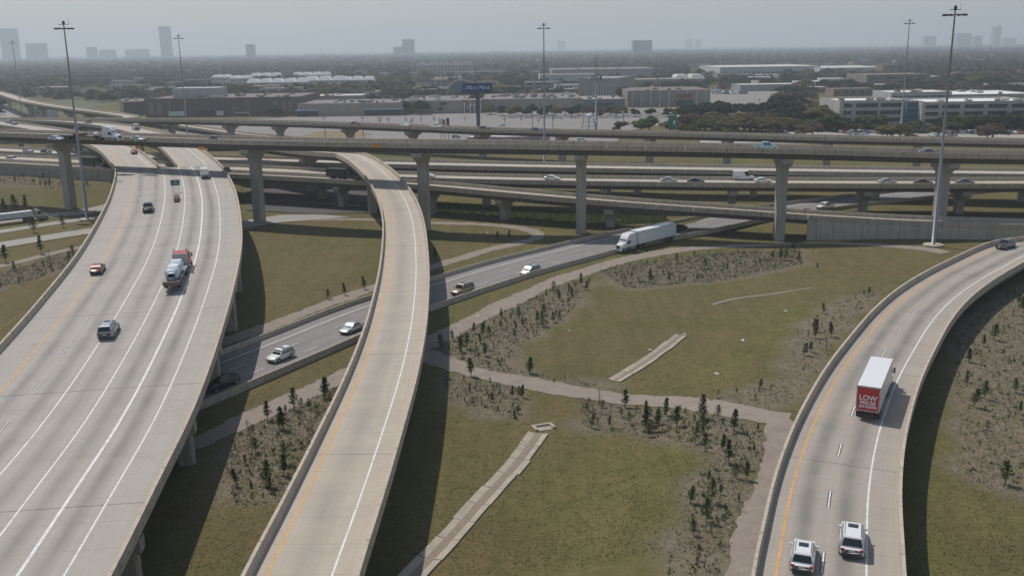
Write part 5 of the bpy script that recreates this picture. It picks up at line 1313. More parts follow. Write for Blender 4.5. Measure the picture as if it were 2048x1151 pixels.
for x, yt, yb, c in ((1385, 222, 262, 'brown'), (1410, 225, 264, 'olive'), (1432, 218, 258, 'olive'), (1455, 224, 265, 'olive'), (1475, 222, 262, 'brown'), (1500, 216, 262, 'olive'), (1512, 222, 266, 'brown'), (1535, 230, 268, 'olive'), (1560, 226, 262, 'olive'), (1590, 232, 262, 'olive'), (1455, 250, 268, 'lime'), (1470, 256, 268, 'lime'),
     (1545, 200, 250, 'dark'), (1560, 190, 248, 'dark'), (1582, 178, 240, 'dark'), (1600, 200, 255, 'dark'), (1575, 205, 255, 'dark'), (1630, 195, 250, 'brown'), (1650, 205, 258, 'olive'), (1640, 225, 262, 'green'), (1665, 215, 262, 'green'), (1610, 245, 272, 'olive'), (1625, 240, 270, 'brown'), (1400, 240, 264, 'olive'), (1360, 247, 264, 'olive'),
     (1695, 238, 262, 'brown'), (1715, 240, 263, 'olive'), (1745, 224, 258, 'green'), (1752, 230, 260, 'green'), (1785, 240, 276, 'olive'), (1775, 246, 277, 'olive'), (1800, 246, 277, 'brown'), (1828, 237, 265, 'green'), (1905, 222, 262, 'green'), (1912, 228, 264, 'green'), (1945, 226, 264, 'dark'), (1958, 232, 266, 'dark'), (1998, 226, 266, 'dark'), (2012, 222, 266, 'dark'), (2030, 224, 268, 'dark'), (2045, 218, 268, 'dark'), (1975, 245, 277, 'brown'), (1985, 240, 277, 'brown'), (1870, 248, 270, 'olive')):
    tree_px(x, yt, yb, c, cols_words[c] + " tree around the office parking lot", go, 1.55)
for x, yt, yb, c in ((1340, 236, 264, 'olive'), (1372, 232, 262, 'olive'), (1398, 228, 262, 'brown'), (1422, 232, 264, 'olive'), (1445, 228, 262, 'brown'), (1466, 232, 266, 'olive'), (1488, 228, 264, 'olive'), (1522, 236, 267, 'olive'), (1548, 238, 266, 'brown'), (1572, 230, 258, 'olive'), (1590, 210, 250, 'dark'), (1615, 215, 252, 'brown'), (1640, 212, 250, 'dark'), (1655, 232, 262, 'olive'), (1680, 240, 266, 'olive'), (1730, 236, 262, 'olive'), (1765, 238, 264, 'green'), (1880, 236, 264, 'green'), (1930, 232, 264, 'green'), (1970, 228, 262, 'dark'), (2022, 232, 266, 'dark'), (1440, 196, 236, 'dark'), (1420, 200, 238, 'dark'), (1400, 203, 238, 'dark'), (1530, 222, 256, 'brown')):
    tree_px(x, yt, yb, c, cols_words[c] + " tree around the office parking lot", go, 1.5)
# belts behind the mall
gb = "tree belt behind the mall"
for i in range(70):
    x = random.uniform(615, 1060); tree_px(x, 178 - (x - 615) * .012 + random.uniform(-6, 6), 192 + random.uniform(-3, 2), random.choice(('dark', 'green', 'olive', 'brown')), "tree in the dense belt behind the mall", gb, 1.5)
gf = "scattered trees among the distant buildings"
for i in range(60):
    x = random.choice((random.uniform(0, 420), random.uniform(760, 1240), random.uniform(1350, 1720), random.uniform(1880, 2048))); yb = random.uniform(150, 182); g = at(x, yb, 0)
    tree_at(g[0], g[1], random.uniform(8, 14), random.choice(('dark', 'green', 'olive', 'brown')), "distant tree among the low buildings", gf, 1.5)
# far woods to the horizon: one mass
def woods(name, n, y0, y1, mat, seed, hmin, hmax, label):
    r = np.random.default_rng(seed); Y = y0 * (y1 / y0) ** r.random(n); X = r.uniform(-.62, .62, n) * Y; PX = 1024 + 1990 * X / Y
    ok = ~(((PX > 1385) & (PX < 1810) & (Y < 2150)) | ((PX > 400) & (PX < 780) & (Y < 1800)) | ((PX > 1050) & (PX < 1320) & (Y < 1500)) | ((PX > 820) & (PX < 1020) & (Y < 1750)) | ((PX > 130) & (PX < 430) & (Y < 1600)))
    X, Y = X[ok], Y[ok]; n = len(X); H = r.uniform(hmin, hmax, n); Rr = r.uniform(5, 10, n) * (1 + Y / 9000)
    m = 46; tot = n * m
    d = r.normal(0, 1, (n, m, 3)); d /= np.linalg.norm(d, axis=2)[:, :, None]; d[:, :, 2] = np.abs(d[:, :, 2])
    rad = r.uniform(.6, 1.05, (n, m, 1)); C = np.stack([X, Y, np.zeros(n)], 1)[:, None] + d * rad * np.stack([Rr, Rr, H], 1)[:, None]
    s_ = r.uniform(1.0, 2.4, (n, m, 1)) * (1 + Y / 5000)[:, None, None]
    a = r.normal(0, 1, (n, m, 3)); a /= np.linalg.norm(a, axis=2)[:, :, None]; b_ = np.cross(a, d); b_ /= np.linalg.norm(b_, axis=2)[:, :, None] + 1e-6
    Vv = np.stack([C - a * s_, C + b_ * s_, C + a * s_, C - b_ * s_], 2).reshape(-1, 3); Fq = np.arange(4 * tot).reshape(-1, 4)
    return tag(raw(name, Vv, Fq, mat, "stuff"), label)
m_far = [mat_leaf("far_wood_leaves", (.030, .042, .022), (.055, .064, .034), .01), mat_leaf("far_wood_brown", (.05, .046, .03), (.08, .068, .046), .01)]
woods("far_woods", 9500, 1200, 9000, m_far[0], 3, 8, 14, "distant green woods reaching to the horizon")
woods("far_woods", 2800, 1000, 7000, m_far[1], 4, 7, 12, "brownish winter woods mixed through the distance")

# ------------------------------------------------------------------ parking lots, buildings
m_lot = mat_rough("lot_concrete", (.22, .205, .195), .16, .03, .9, False); m_lot2 = mat_rough("lot_dark", (.17, .165, .16), .18, .03, .9, False); m_scrub = mat_rough("scrub", (.20, .15, .085), .25, .05, .95, False)
sheet("parking_lot", [(300, 246), (620, 233), (860, 226), (1000, 226), (1250, 216), (1440, 216), (1440, 232), (1250, 262), (1220, 300), (420, 300)], m_lot, .06)
sheet("parking_lot", [(1000, 230), (1250, 224), (1440, 222), (1440, 240), (1260, 236), (1000, 236)], m_lot2, .10)
sheet("parking_lot", [(1400, 270), (1560, 262), (1690, 255), (2100, 262), (2100, 292), (1400, 286)], mat_rough("office_lot", (.32, .30, .275), .14, .03, .9, False), .06)
sheet("parking_lot", [(1480, 232), (1560, 180), (1590, 180), (1540, 232)], m_lot2, .06)
sheet("parking_lot", [(1355, 200), (1420, 180), (1560, 180), (1560, 200), (1500, 222), (1360, 222)], m_lot, .07)
sheet("scrub_ground", [(590, 275), (640, 262), (720, 262), (745, 270), (690, 279), (600, 282)], m_scrub, .11)
sheet("scrub_ground", [(0, 215), (230, 190), (420, 186), (420, 192), (230, 208), (60, 232), (0, 232)], mat_rough("green_field", (.09, .10, .045), .3, .02, .95, False), .06)
m_win = mat_plain("building_glass", (.03, .045, .055), .12, 0, .2); m_winb = mat_plain("blue_glass", (.03, .10, .16), .12, 0, .2)
def bmat(name, c, v=.12): return mat_rough("wall_" + name, c, v, .12, .9)
m_roofs = {k: mat_rough("roof_" + k, c, .12, .08, .85, False) for k, c in (('white', (.70, .70, .69)), ('grey', (.25, .245, .24)), ('beige', (.19, .172, .158)), ('brown', (.16, .135, .12)), ('light', (.5, .49, .47)))}
FOOT = []
def building(px0, px1, ybase, ytop, depth, wall, roof, label, name="building", rz=None, win=None, cat="building", gable=None, base_shift=0.0, glass=None, parapet=.6, Y=None, roofbits=0):
    """front face spans px0..px1 at the given base row; real depth behind it"""
    g0, g1 = at(px0, ybase, 0), at(px1, ybase, 0)
    if Y is not None:
        g0, g1 = ray_at(px0, ybase, Y), ray_at(px1, ybase, Y)
    if rz is None: rz = 0.0
    Yc = (g0[1] + g1[1]) / 2; x0 = g0[0] * Yc / g0[1]; x1 = g1[0] * Yc / g1[1]
    Wd = x1 - x0; H = ray_at((px0 + px1) / 2, ytop, Yc)[2]; H = max(H, 3.0)
    FOOT.append((x0 - 6, x1 + 6, Yc - 8, Yc + depth + 6)); root = thing(name, label, cat, ((x0 + x1) / 2, Yc + depth / 2, 0), rz)
    mb = MB(); mb.box((0, 0, H / 2 - .25), (Wd, depth, H + .5)); mb.build("wall", wall, root)
    if gable:
        mb = MB(); n = max(1, int(round(Wd / gable))); gw = Wd / n
        for k in range(n):
            xx = -Wd / 2 + gw * (k + .5); mb2 = MB(); rh = min(gw, depth) * .28
            mb2.prism([(xx - gw / 2 - .2, -depth / 2 - .4, H), (xx + gw / 2 + .2, -depth / 2 - .4, H), (xx + gw * .3, -depth / 2 + gw * .2, H + rh), (xx - gw * .3, -depth / 2 + gw * .2, H + rh)], (0, 0, 0), (0, depth + .6, 0)); mb2.build("roof", roof, root)
    else:
        mb = MB(); mb.box((0, 0, H + .06), (Wd - .5, depth - .5, .12)); mb.build("roof", roof, root)
        for c, d in (((0, -depth / 2 + .2, H + parapet / 2), (Wd + .1, .4, parapet)), ((0, depth / 2 - .2, H + parapet / 2), (Wd + .1, .4, parapet)), ((-Wd / 2 + .2, 0, H + parapet / 2), (.4, depth - .9, parapet)), ((Wd / 2 - .2, 0, H + parapet / 2), (.4, depth - .9, parapet))):
            mb = MB(); mb.box(c, d); mb.build("roof_parapet", wall, root)
    if win:
        rows_, n, wh, wf = win
        for r in range(rows_):
            z = H * (r + .55) / rows_
            for k in range(n):
                mb = MB(); mb.box((-Wd / 2 + Wd * (k + .5) / n, -depth / 2 - .02, z), (Wd / n * wf, .16, H / rows_ * wh)); mb.build("window", glass or m_win, root)
        for k in range(int(n * .4)):
            pass
    for k in range(roofbits):
        mb = MB(); s_ = random.uniform(1.2, 3.2); mb.box((random.uniform(-.45, .45) * Wd, random.uniform(-.4, .4) * depth, H + .7), (s_ * 1.4, s_, 1.4)); mb.build("rooftop_unit", random.choice((m_roofs['light'], m_roofs['grey'], m_roofs['beige'])), root)
    return root, Wd, depth, H
# brown brick store
r_, Wd, dp, H = building(292, 602, 233, 197, 75, bmat("brown_brick", (.155, .11, .095)), m_roofs['brown'], "big brown brick store with a pale box on its roof", roofbits=26)
for k, u in enumerate((-.46, -.41, .34, .395, .44)):
    mb = MB(); mb.box((u * Wd, -dp / 2 - .05, H * .5), (3.4, .3, H * .62)); mb.build("wall_recess", bmat("tan_panel", (.27, .215, .18)), r_)
for u, w_, c in ((-.30, 11, m_roofs['white']), (-.10, 12, m_bumper), (-.02, 5, m_roofs['white']), (.12, 10, m_roofs['light'])):
    mb = MB(); mb.box((u * Wd, -dp / 2 - .6, 2.4), (w_, 1.2, 3.2 if w_ != 10 else 1.0)); mb.build("entrance", c, r_)
mb = MB(); mb.box((-.22 * Wd, -8, H + 3.6), (34, 22, 6.6)); mb.build("roof_box", mat_rough("box_cladding", (.42, .43, .44), .1, .05), r_)
building(216, 292, 231, 205, 60, bmat("brown_brick", (.155, .11, .095)), m_roofs['brown'], "left wing of the brown brick store with tan recesses", rz=.42, roofbits=6)
# beige mall
m_be = bmat("beige_mall", (.36, .305, .26))
r_, Wd, dp, H = building(596, 806, 232, 208, 60, m_be, m_roofs['beige'], "beige mall block with blue storefront awnings", roofbits=16)
for u, w_ in ((-.41, 15), (.32, 27)):
    mb = MB(); mb.box((u * Wd, -dp / 2 - .2, 2.0), (w_, .8, 4.0)); k_ = mb.build("storefront", m_win, r_)
    mb = MB(); mb.box((u * Wd, -dp / 2 - 1.2, 4.5), (w_ + .8, 2.6, .8)); mb.build("awning", mat_plain("awning_blue", (.33, .45, .52), .5), k_)
building(615, 725, 216, 193, 40, m_be, m_roofs['light'], "long pale-roofed block behind the beige mall", roofbits=5)
r_, Wd, dp, H = building(806, 932, 227, 203, 80, m_be, m_roofs['beige'], "beige mall wall behind the dark trees", roofbits=20)
r_, Wd, dp, H = building(925, 965, 226, 202, 30, bmat("brick_entry", (.26, .17, .145)), m_roofs['beige'], "mall entrance with white columns and arch", name="mall_entrance")
for u in (-.4, -.1, .1, .4):
    mb = MB(); mb.box((u * Wd, -dp / 2 - .5, H * .45), (.8, .8, H * .9)); mb.build("column", m_roofs['white'], r_)
mb = MB(); mb.tube([(Wd * .25 * math.cos(a), -dp / 2 - .5, H * .35 + 3 * math.sin(a)) for a in np.linspace(0, math.pi, 12)], .35, 6); mb.build("arch", m_roofs['white'], r_)
r_, Wd, dp, H = building(965, 1165, 222, 199, 90, m_be, m_roofs['beige'], "low beige mall wing behind the row of trees", roofbits=40)
building(1160, 1250, 221, 200, 60, bmat("slate_front", (.17, .18, .19)), m_roofs['grey'], "slate-grey mall front at the end of the tree row", win=(1, 1, .35, .5), roofbits=8)
# glazed arch on the mall roof
g = at(922, 215, 0); ar = thing("arched_skylight", "half-round glazed arch rising behind the mall roof", "skylight", (ray_at(922, 192, g[1] + 60)[0], g[1] + 60, 8))
mb = MB(); n = 16; Rr = 11; mb.prism([(Rr * math.cos(a), 0, Rr * math.sin(a)) for a in np.linspace(0, math.pi, n)], (0, 0, 0), (0, 14, 0)); mb.build("glazing", mat_plain("arch_glass", (.12, .15, .17), .3), ar)
mb = MB(); mb.tube([(Rr * 1.03 * math.cos(a), -.2, Rr * 1.03 * math.sin(a)) for a in np.linspace(0, math.pi, n)], .5, 6); mb.build("rim", m_roofs['light'], ar)
# department store with ribs
r_, Wd, dp, H = building(1255, 1420, 213, 182, 70, bmat("grey_store", (.30, .275, .25)), m_roofs['brown'], "grey department store with vertical ribs and an orange sign", roofbits=4)
for k in range(9):
    mb = MB(); mb.box((-Wd / 2 + (k + .5) * Wd / 9, -dp / 2 - .3, H / 2), (.9, .7, H)); mb.build("rib", m_roofs['light'], r_)
mb = MB(); mb.box((.18 * Wd, -dp / 2 - .75, H * .66), (12, .2, 3.2)); mb.build("shop_sign", mat_plain("burnt_orange", (.22, .09, .035), .6), r_)
mb = MB(); mb.box((.18 * Wd, -dp / 2 - .7, 2.4), (13, .9, 4.6)); mb.build("entrance", m_win, r_)
r_, Wd, dp, H = building(1185, 1262, 208, 158, 70, bmat("grey_store2", (.33, .31, .285)), m_roofs['grey'], "tall ribbed wing of the grey department store", rz=-.35)
for k in range(14):
    mb = MB(); mb.box((-Wd / 2 + (k + .5) * Wd / 14, -dp / 2 - .25, H * .42), (.8, .6, H * .8)); mb.build("rib", m_roofs['light'], r_)
building(1215, 1380, 178, 160, 50, bmat("upper_store", (.30, .285, .26)), m_roofs['grey'], "upper storey with dark glazing behind the department store", win=(1, 5, .5, .6), roofbits=3)
# office building
m_of = bmat("office", (.44, .425, .40), .06)
def office(px0, px1, yb, yt, depth, label, segs):
    r_, Wd, dp, H = building(px0, px1, yb, yt, depth, m_of, m_roofs['white'], label, name="office_building", parapet=.9, roofbits=7)
    for fl in range(4):
        z = H * (fl + .55) / 4
        for a, b in segs:
            n = max(1, int((b - a) * Wd / 1.9)); 
            for k in range(n):
                mb = MB(); mb.box(((a + (b - a) * (k + .5) / n - .5) * Wd, -dp / 2 - .03, z), ((b - a) * Wd / n * .93, .18, H / 4 * .52)); mb.build("window", m_win, r_)
    return r_, Wd, dp, H
r_, Wd, dp, H = office(1676, 1812, 262, 204, 34, "pale four-storey office block with ribbon windows", ((.06, .18), (.24, .56), (.60, .90)))
r_, Wd, dp, H = building(1810, 1842, 262, 205, 30, mat_plain("curtain_frame", (.16, .19, .21), .5), m_roofs['grey'], "blue-green glazed stair tower joining the office blocks", name="glazed_tower", win=(5, 5, .82, .86), glass=m_winb, Y=None)
office(1840, 2075, 262, 206, 40, "long pale office block behind the car park at the right edge", ((.03, .14), (.17, .32), (.36, .52), (.56, .72), (.76, .96)))
building(1780, 1900, 226, 186, 30, bmat("office_rear", (.45, .44, .43), .06), m_roofs['white'], "low white-roofed block with blue glass behind the office", win=(2, 8, .5, .9), glass=m_winb, Y=575, roofbits=4)
building(1895, 2070, 226, 190, 50, bmat("office_rear2", (.40, .39, .38), .06), m_roofs['white'], "wide white-roofed block behind the long office", win=(2, 12, .3, .8), Y=580, roofbits=8)
# warehouses
r_, Wd, dp, H = building(1440, 1640, 150, 134, 160, bmat("warehouse", (.50, .49, .475), .08), m_roofs['light'], "long white warehouse with loading docks", roofbits=0)
for k in range(22):
    mb = MB(); mb.box((-Wd / 2 + (k + .5) * Wd / 22, -dp / 2 - .1, 3.0), (4.2, .4, 4.4)); mb.build("dock_door", m_win, r_)
r_, Wd, dp, H = building(1640, 1780, 149, 136, 150, bmat("warehouse2", (.55, .54, .52), .08), m_roofs['light'], "white warehouse to the right of the loading docks")
for k in range(12):
    mb = MB(); mb.box((-Wd / 2 + (k + .5) * Wd / 12, -dp / 2 - .1, 4.0), (1.2, .4, 8)); mb.build("downpipe", m_roofs['grey'], r_)
building(1765, 1795, 150, 131, 30, bmat("rust_block", (.22, .14, .12)), m_roofs['brown'], "rusty red block at the end of the warehouses")
building(1732, 1858, 176, 150, 60, bmat("taupe", (.22, .19, .165)), m_roofs['brown'], "taupe windowless block behind the office", win=(2, 4, .2, .5))
building(1600, 1660, 178, 164, 30, bmat("white_low", (.62, .62, .61), .05), m_roofs['white'], "low white building with dark ribbon window", win=(1, 2, .3, .9))
building(1648, 1690, 174, 158, 25, bmat("white_low", (.62, .62, .61), .05), m_roofs['white'], "white cube building behind the low white one")
building(1480, 1600, 182, 170, 40, bmat("canopy", (.28, .30, .30)), m_roofs['light'], "flat pale canopy beside the rows of parked cars")
building(1350, 1410, 172, 158, 30, bmat("pediment", (.30, .25, .22)), m_roofs['light'], "brownish building with a pale gable left of the car rows", gable=14)
building(1105, 1310, 158, 139, 120, bmat("long_shed", (.33, .31, .30)), m_roofs['beige'], "long grey-brown shed behind the mall", roofbits=3)
building(1080, 1190, 172, 150, 60, bmat("white_shed", (.52, .52, .52), .08), m_roofs['beige'], "pale shed left of the cell tower")
building(910, 1010, 155, 143, 25, bmat("colonnade", (.50, .50, .48), .06), m_roofs['light'], "white colonnaded building above the billboard", win=(1, 24, .7, .45))
building(832, 945, 150, 131, 30, bmat("hotel", (.40, .37, .34), .08), m_roofs['grey'], "pale hotel with dark hipped roofs behind the trees", win=(3, 16, .4, .4), gable=22)
building(823, 850, 163, 154, 20, bmat("orange_block", (.48, .22, .10), .06), m_roofs['beige'], "small orange block above the tree belt")
building(850, 935, 164, 156, 30, bmat("cream_low", (.50, .47, .38), .06), m_roofs['white'], "low cream building right of the orange block")
building(760, 825, 166, 158, 30, bmat("cream_low", (.50, .47, .38), .06), m_roofs['beige'], "low cream building left of the orange block")
# townhouses with white roofs
gt = "white-roofed townhouse rows"
for px0, px1, yb, yt, lb in ((493, 615, 182, 165, "white-roofed townhouse row nearest the brown store"), (608, 690, 180, 161, "white-roofed townhouse row in the middle of the estate"), (680, 748, 177, 160, "white-roofed townhouse row at the right end of the estate"), (425, 460, 178, 155, "grey gabled townhouse with bright white roof at the left"), (462, 500, 178, 157, "second grey townhouse beside the leftmost one"), (500, 560, 160, 152, "rear townhouse row with small white gables at left"), (585, 660, 158, 150, "rear townhouse row with small white gables at right")):
    r_, _, _, _ = building(px0, px1, yb, yt, 16, bmat("townhouse", (.66, .64, .61), .05), m_roofs['white'], lb, name="townhouse_row", win=(3, max(4, int((px1 - px0) / 6)), .38, .35), gable=14, cat="house"); r_["group"] = gt
# apartment blocks and low sheds at left
ga = "apartment blocks at the left of the middle distance"
for px0, px1, yb, yt, c, lb in ((150, 185, 172, 150, (.24, .215, .20), "brown apartment block left of the utility pole"), (188, 222, 171, 149, (.26, .235, .22), "second brown apartment block near the utility pole"), (222, 262, 178, 163, (.42, .41, .40), "pale low block below the brown apartments"), (288, 318, 169, 148, (.26, .17, .15), "reddish apartment block right of the utility pole"), (318, 350, 168, 150, (.28, .18, .155), "reddish apartment block beside the lighting mast"), (360, 420, 165, 148, (.24, .22, .215), "grey apartment block right of the lighting mast"), (330, 365, 178, 165, (.34, .30, .26), "tan shed with pale roof in front of the red blocks"), (366, 425, 176, 160, (.33, .295, .25), "long tan shed in front of the white-roofed houses"), (0, 60, 165, 155, (.35, .34, .33), "low grey building at the far left edge"), (60, 145, 164, 158, (.42, .42, .42), "long low white-roofed shed at far left")):
    r_, _, _, _ = building(px0, px1, yb, yt, 22, bmat("apt_%d" % px0, c, .08), m_roofs['light' if yb > 173 or px0 < 100 else 'grey'], lb, win=(3, 7, .4, .42)); r_["group"] = ga
building(62, 92, 236, 217, 20, bmat("white_hall", (.55, .55, .54), .05), m_roofs['white'], "plain white hall below the far ramp bridge", win=(1, 3, .15, .3), Y=700)
# shop under the far viaduct
r_, Wd, dp, H = building(935, 1100, 297, 276, 14, bmat("shop_cream", (.42, .38, .33)), m_roofs['light'], "small cream shop with purple awnings under the far viaduct", name="shop", win=(1, 6, .4, .6), Y=455)
for u in (-.4, -.16, .1, .3):
    mb = MB(); mb.box((u * Wd, -dp / 2 - .7, H * .8), (5, 1.4, .9)); mb.build("awning", mat_plain("awning_purple", (.10, .07, .26), .5), r_)
LOTS = [[at(x, y, 0)[:2] for x, y in L] for L in ([(300, 250), (620, 230), (860, 222), (1250, 212), (1445, 212), (1445, 240), (1250, 270), (1220, 310), (420, 310)], [(1400, 276), (1560, 258), (1690, 250), (2100, 256), (2100, 296), (1400, 290)], [(1355, 200), (1420, 178), (1590, 178), (1560, 200), (1500, 224), (1360, 224)], [(0, 260), (300, 250), (300, 212), (0, 190)])]
def free(x, y, m=0.0):
    for a, b, c, d in FOOT:
        if a - m < x < b + m and c - m < y < d + m: return False
    return not any(in_poly(np.array([x]), np.array([y]), P)[0] for P in LOTS)
rr = random.Random(9); gi = "low buildings packed through the middle distance"; k_ = 0; tries = 0
while k_ < 175 and tries < 4000:
    tries += 1; y = rr.uniform(126, 196); x = rr.uniform(0, 2040); hy = 107 - x * .0137
    if y - hy < 16: continue
    if x > 1480 and rr.random() < .55: continue
    g = at(x, y, 0); wm = rr.uniform(14, 46); dm = rr.uniform(14, 34)
    if not free(g[0], g[1], 14) or not free(g[0] + wm, g[1] + dm, 14): continue
    x1 = x + wm * 1920 / g[1]; hm = rr.uniform(4.5, 9.5); yt = y - hm * 1920 / g[1] * .98
    c, cn = rr.choice((((.46, .45, .43), "pale"), ((.36, .31, .27), "tan"), ((.28, .19, .16), "reddish"), ((.40, .38, .36), "grey"), ((.24, .22, .21), "dark")))
    rf, rn = rr.choice((('white', "white"), ('light', "pale"), ('grey', "grey"), ('beige', "beige"), ('light', "pale")))
    r_, _, _, _ = building(x, x1, y, yt, dm, bmat("infill_" + cn, c, .1), m_roofs[rf], "%s low building with %s roof in the middle distance" % (cn, rn), name="low_building", win=(1 if hm < 6.5 else 2, rr.randint(3, 7), .4, .5), roofbits=rr.choice((0, 1, 2))); r_["group"] = gi; k_ += 1
def infill_trees(name, n, y0, y1, mat, label):
    r = np.random.default_rng(n); P = []
    while len(P) < n:
        Y = y0 * (y1 / y0) ** r.random(); X = r.uniform(-.58, .58) * Y
        cl = math.sin(X * .011 + 1.7) * math.cos(Y * .009) + .5 * math.sin(X * .031 + Y * .017)
        if cl < -.25 or not free(X, Y, 3): continue
        P.append((X, Y))
    Vs, Fs, off = [], [], 0
    for i, (X, Y) in enumerate(P):
        cr = TREES[i % 6][0]; B = CRV[i % 6]; h = r.uniform(7, 13); a = r.uniform(0, 6.28); c, s_ = math.cos(a), math.sin(a); st = 3 if Y < 900 else 6
        Q = B.reshape(-1, 4, 3)[::st].reshape(-1, 3) * np.array([h * 1.5, h * 1.5, h]); 
        if st == 6: 
            ct = Q.reshape(-1, 4, 3).mean(1, keepdims=True); Q = ((Q.reshape(-1, 4, 3) - ct) * 1.8 + ct).reshape(-1, 3)
        Vs.append(np.c_[Q[:, 0] * c - Q[:, 1] * s_ + X, Q[:, 0] * s_ + Q[:, 1] * c + Y, Q[:, 2]]); Fs.append(np.arange(len(Q)).reshape(-1, 4) + off); off += len(Q)
    tag(raw(name, np.concatenate(Vs), np.concatenate(Fs), mat, "stuff"), label)
CRV = [np.array([c.vertices[i].co for p in c.polygons for i in p.vertices]) for c, t in TREES]
infill_trees("tree_masses", 900, 620, 1700, m_leafs['dark'], "masses of dark trees among the mid-distance buildings")
infill_trees("tree_masses", 420, 640, 1650, m_leafs['brown'], "masses of brownish trees among the mid-distance buildings")
# distant low roofs in the haze
rr = random.Random(4); gd = "distant low buildings in the haze"
for i in range(140):
    y = rr.uniform(112, 148); x = rr.choice((rr.uniform(0, 1240), rr.uniform(0, 1240), rr.uniform(1240, 2048))); w_ = rr.uniform(14, 50)
    hy = 107 - x * .0137
    if y - hy < 8: continue
    c = rr.choice(((.5, .49, .48), (.36, .30, .26), (.30, .2, .17), (.42, .40, .38), (.26, .25, .25)))
    r_, _, _, _ = building(x, x + w_, y, y - rr.uniform(3, 6), rr.uniform(15, 40), bmat("far_%d" % int(c[0] * 100), c, .08), m_roofs[rr.choice(('white', 'white', 'light', 'grey', 'beige'))], "low building far off in the haze", name="distant_building", win=(1, rr.randint(3, 7), .35, .5)); r_["group"] = gd
# skyline
m_tow = bmat("tower", (.27, .285, .30), .06); m_tglass = mat_plain('tower_glass', (.19, .21, .23), .3)
for px0, px1, yt, Y, lb, dep in ((4, 33, 57, 5200, "broad glass tower on the skyline at the left edge", 60), (52, 88, 87, 5200, "squat office slab right of the left skyline tower", 60), (322, 341, 53, 5000, "tall slim tower alone on the left skyline", 50), (173, 191, 94, 5600, "small block on the skyline between mast and slim tower", 40), (198, 228, 100, 5600, "low wide block on the skyline left of the slim tower", 40), (250, 296, 99, 5800, "low pair of blocks just left of the slim skyline tower", 40), (492, 508, 89, 4200, "dark small block on the skyline right of the slim tower", 40), (805, 828, 79, 4300, "square office block on the skyline left of centre", 60), (787, 806, 94, 4400, "low annex beside the square skyline block", 40), (1266, 1304, 81, 3400, "wide dark office block on the skyline right of centre", 60), (1372, 1384, 79, 9000, "faint tower in the haze right of the dark block", 60), (1392, 1402, 80, 9000, "second faint tower in the haze", 60),
    (1848, 1870, 73, 6000, "stepped faint block right of the second right mast", 60), (1911, 1940, 67, 5600, "wide pale block on the right skyline", 60), (1946, 1962, 72, 5800, "lower pale block right of the wide one", 50), (1985, 1998, 53, 5800, "tall pale tower at the right end of the skyline", 50), (2006, 2030, 77, 6200, "low faint block at the far right skyline", 50), (1115, 1130, 82, 9000, "very faint blocks on the horizon right of the central mast", 60)):
    yb = 108
    r_, Wd, dp, H = building(px0, px1, yb, yt, dep, m_tow, m_roofs['grey'], lb, name="skyline_tower", Y=Y * 1.3, glass=m_tglass, win=(10 if yt < 70 else 5, 5, .55, .7)); r_["group"] = "skyline towers"
# ------------------------------------------------------------------ parked cars
def parked_mesh(kind):
    me = bpy.data.meshes.new("parked_" + kind); V_, F_, mi = [], [], []
    for nm, m_, pt_, par in PROTO[kind]:
        if nm in ("rim", "mirror", "licence_plate", "roof_rail", "sunroof", "bumper"): continue
        o = len(V_); V_ += [tuple(v.co) for v in m_.vertices]
        for p in m_.polygons: F_.append(tuple(o + k for k in p.vertices)); mi.append(0 if pt_ else (1 if "win" in nm else (2 if nm == "wheel" else 3)))
    me.from_pydata(V_, [], F_); 
    for m_ in (None, m_glass, m_tyre, m_head): me.materials.append(m_)
    me.polygons.foreach_set("material_index", mi); me.update(); return me
PARK = {k: parked_mesh(k) for k in ('sedan', 'suv', 'pickup', 'minivan')}
def park(px, py, rz, label, group):
    g = at(px, py, 0); k = random.choice(('sedan', 'sedan', 'suv', 'suv', 'pickup', 'minivan')); c = random.choice(('white', 'white', 'silver', 'grey', 'black', 'navy', 'red', 'beige', 'lightblue'))
    o = link("parked_car", PARK[k], None, (g[0], g[1], .07), rz + random.choice((0, math.pi))); o.material_slots[0].link = 'OBJECT'; o.material_slots[0].material = PAINT[c]; tag(o, label, "car", group)
for row, (x0, x1, y0, y1, n, rz) in enumerate(((1678, 1768, 265.5, 265.8, 17, 1.5), (1690, 1732, 268, 269, 9, 1.5), (1693, 1735, 273, 274, 8, 1.5), (1810, 1835, 276, 277, 5, 1.5), (1845, 2048, 266, 268, 34, 1.5), (1862, 1910, 273, 275, 9, 1.5), (1940, 1960, 268, 268, 4, 1.5))):
    for k in range(n): park(x0 + (x1 - x0) * (k + .5) / n, y0 + (y1 - y0) * k / n, rz + random.uniform(-.05, .05), "car in the office lot %s" % ("row at the pale block's foot", "second row before the pale block", "third row before the pale block", "row by the glazed tower", "row along the long office", "middle row", "row by the brown bush")[row], "cars in the office car park, row " + "ABCDEFG"[row])
for k in range(26):
    u = k / 25; park(1557 + 48 * u + random.uniform(-1, 1), 268 - 23 * u + (k % 2) * 3, .9, "car in the double file beside the olive trees", "cars parked beside the olive trees")
for r in range(4):
    for k in range(16): park(1422 + k * 4.4 + r * 1.5, 180 + r * 2.7, 1.5, "car in the dense far rows beside the pale canopy", "cars in the far dense rows")
for px, py, lb in ((912, 276, "car parked left of the small cream shop"), (1030, 279, "car parked behind the cream shop"), (1082, 281, "white car parked right of the cream shop"), (1162, 283, "dark green car parked under the far viaduct"), (1003, 252, "white car alone in the open lot"), (1600, 263, "car by the trees left of the office")):
    park(px, py, .2, lb, None)
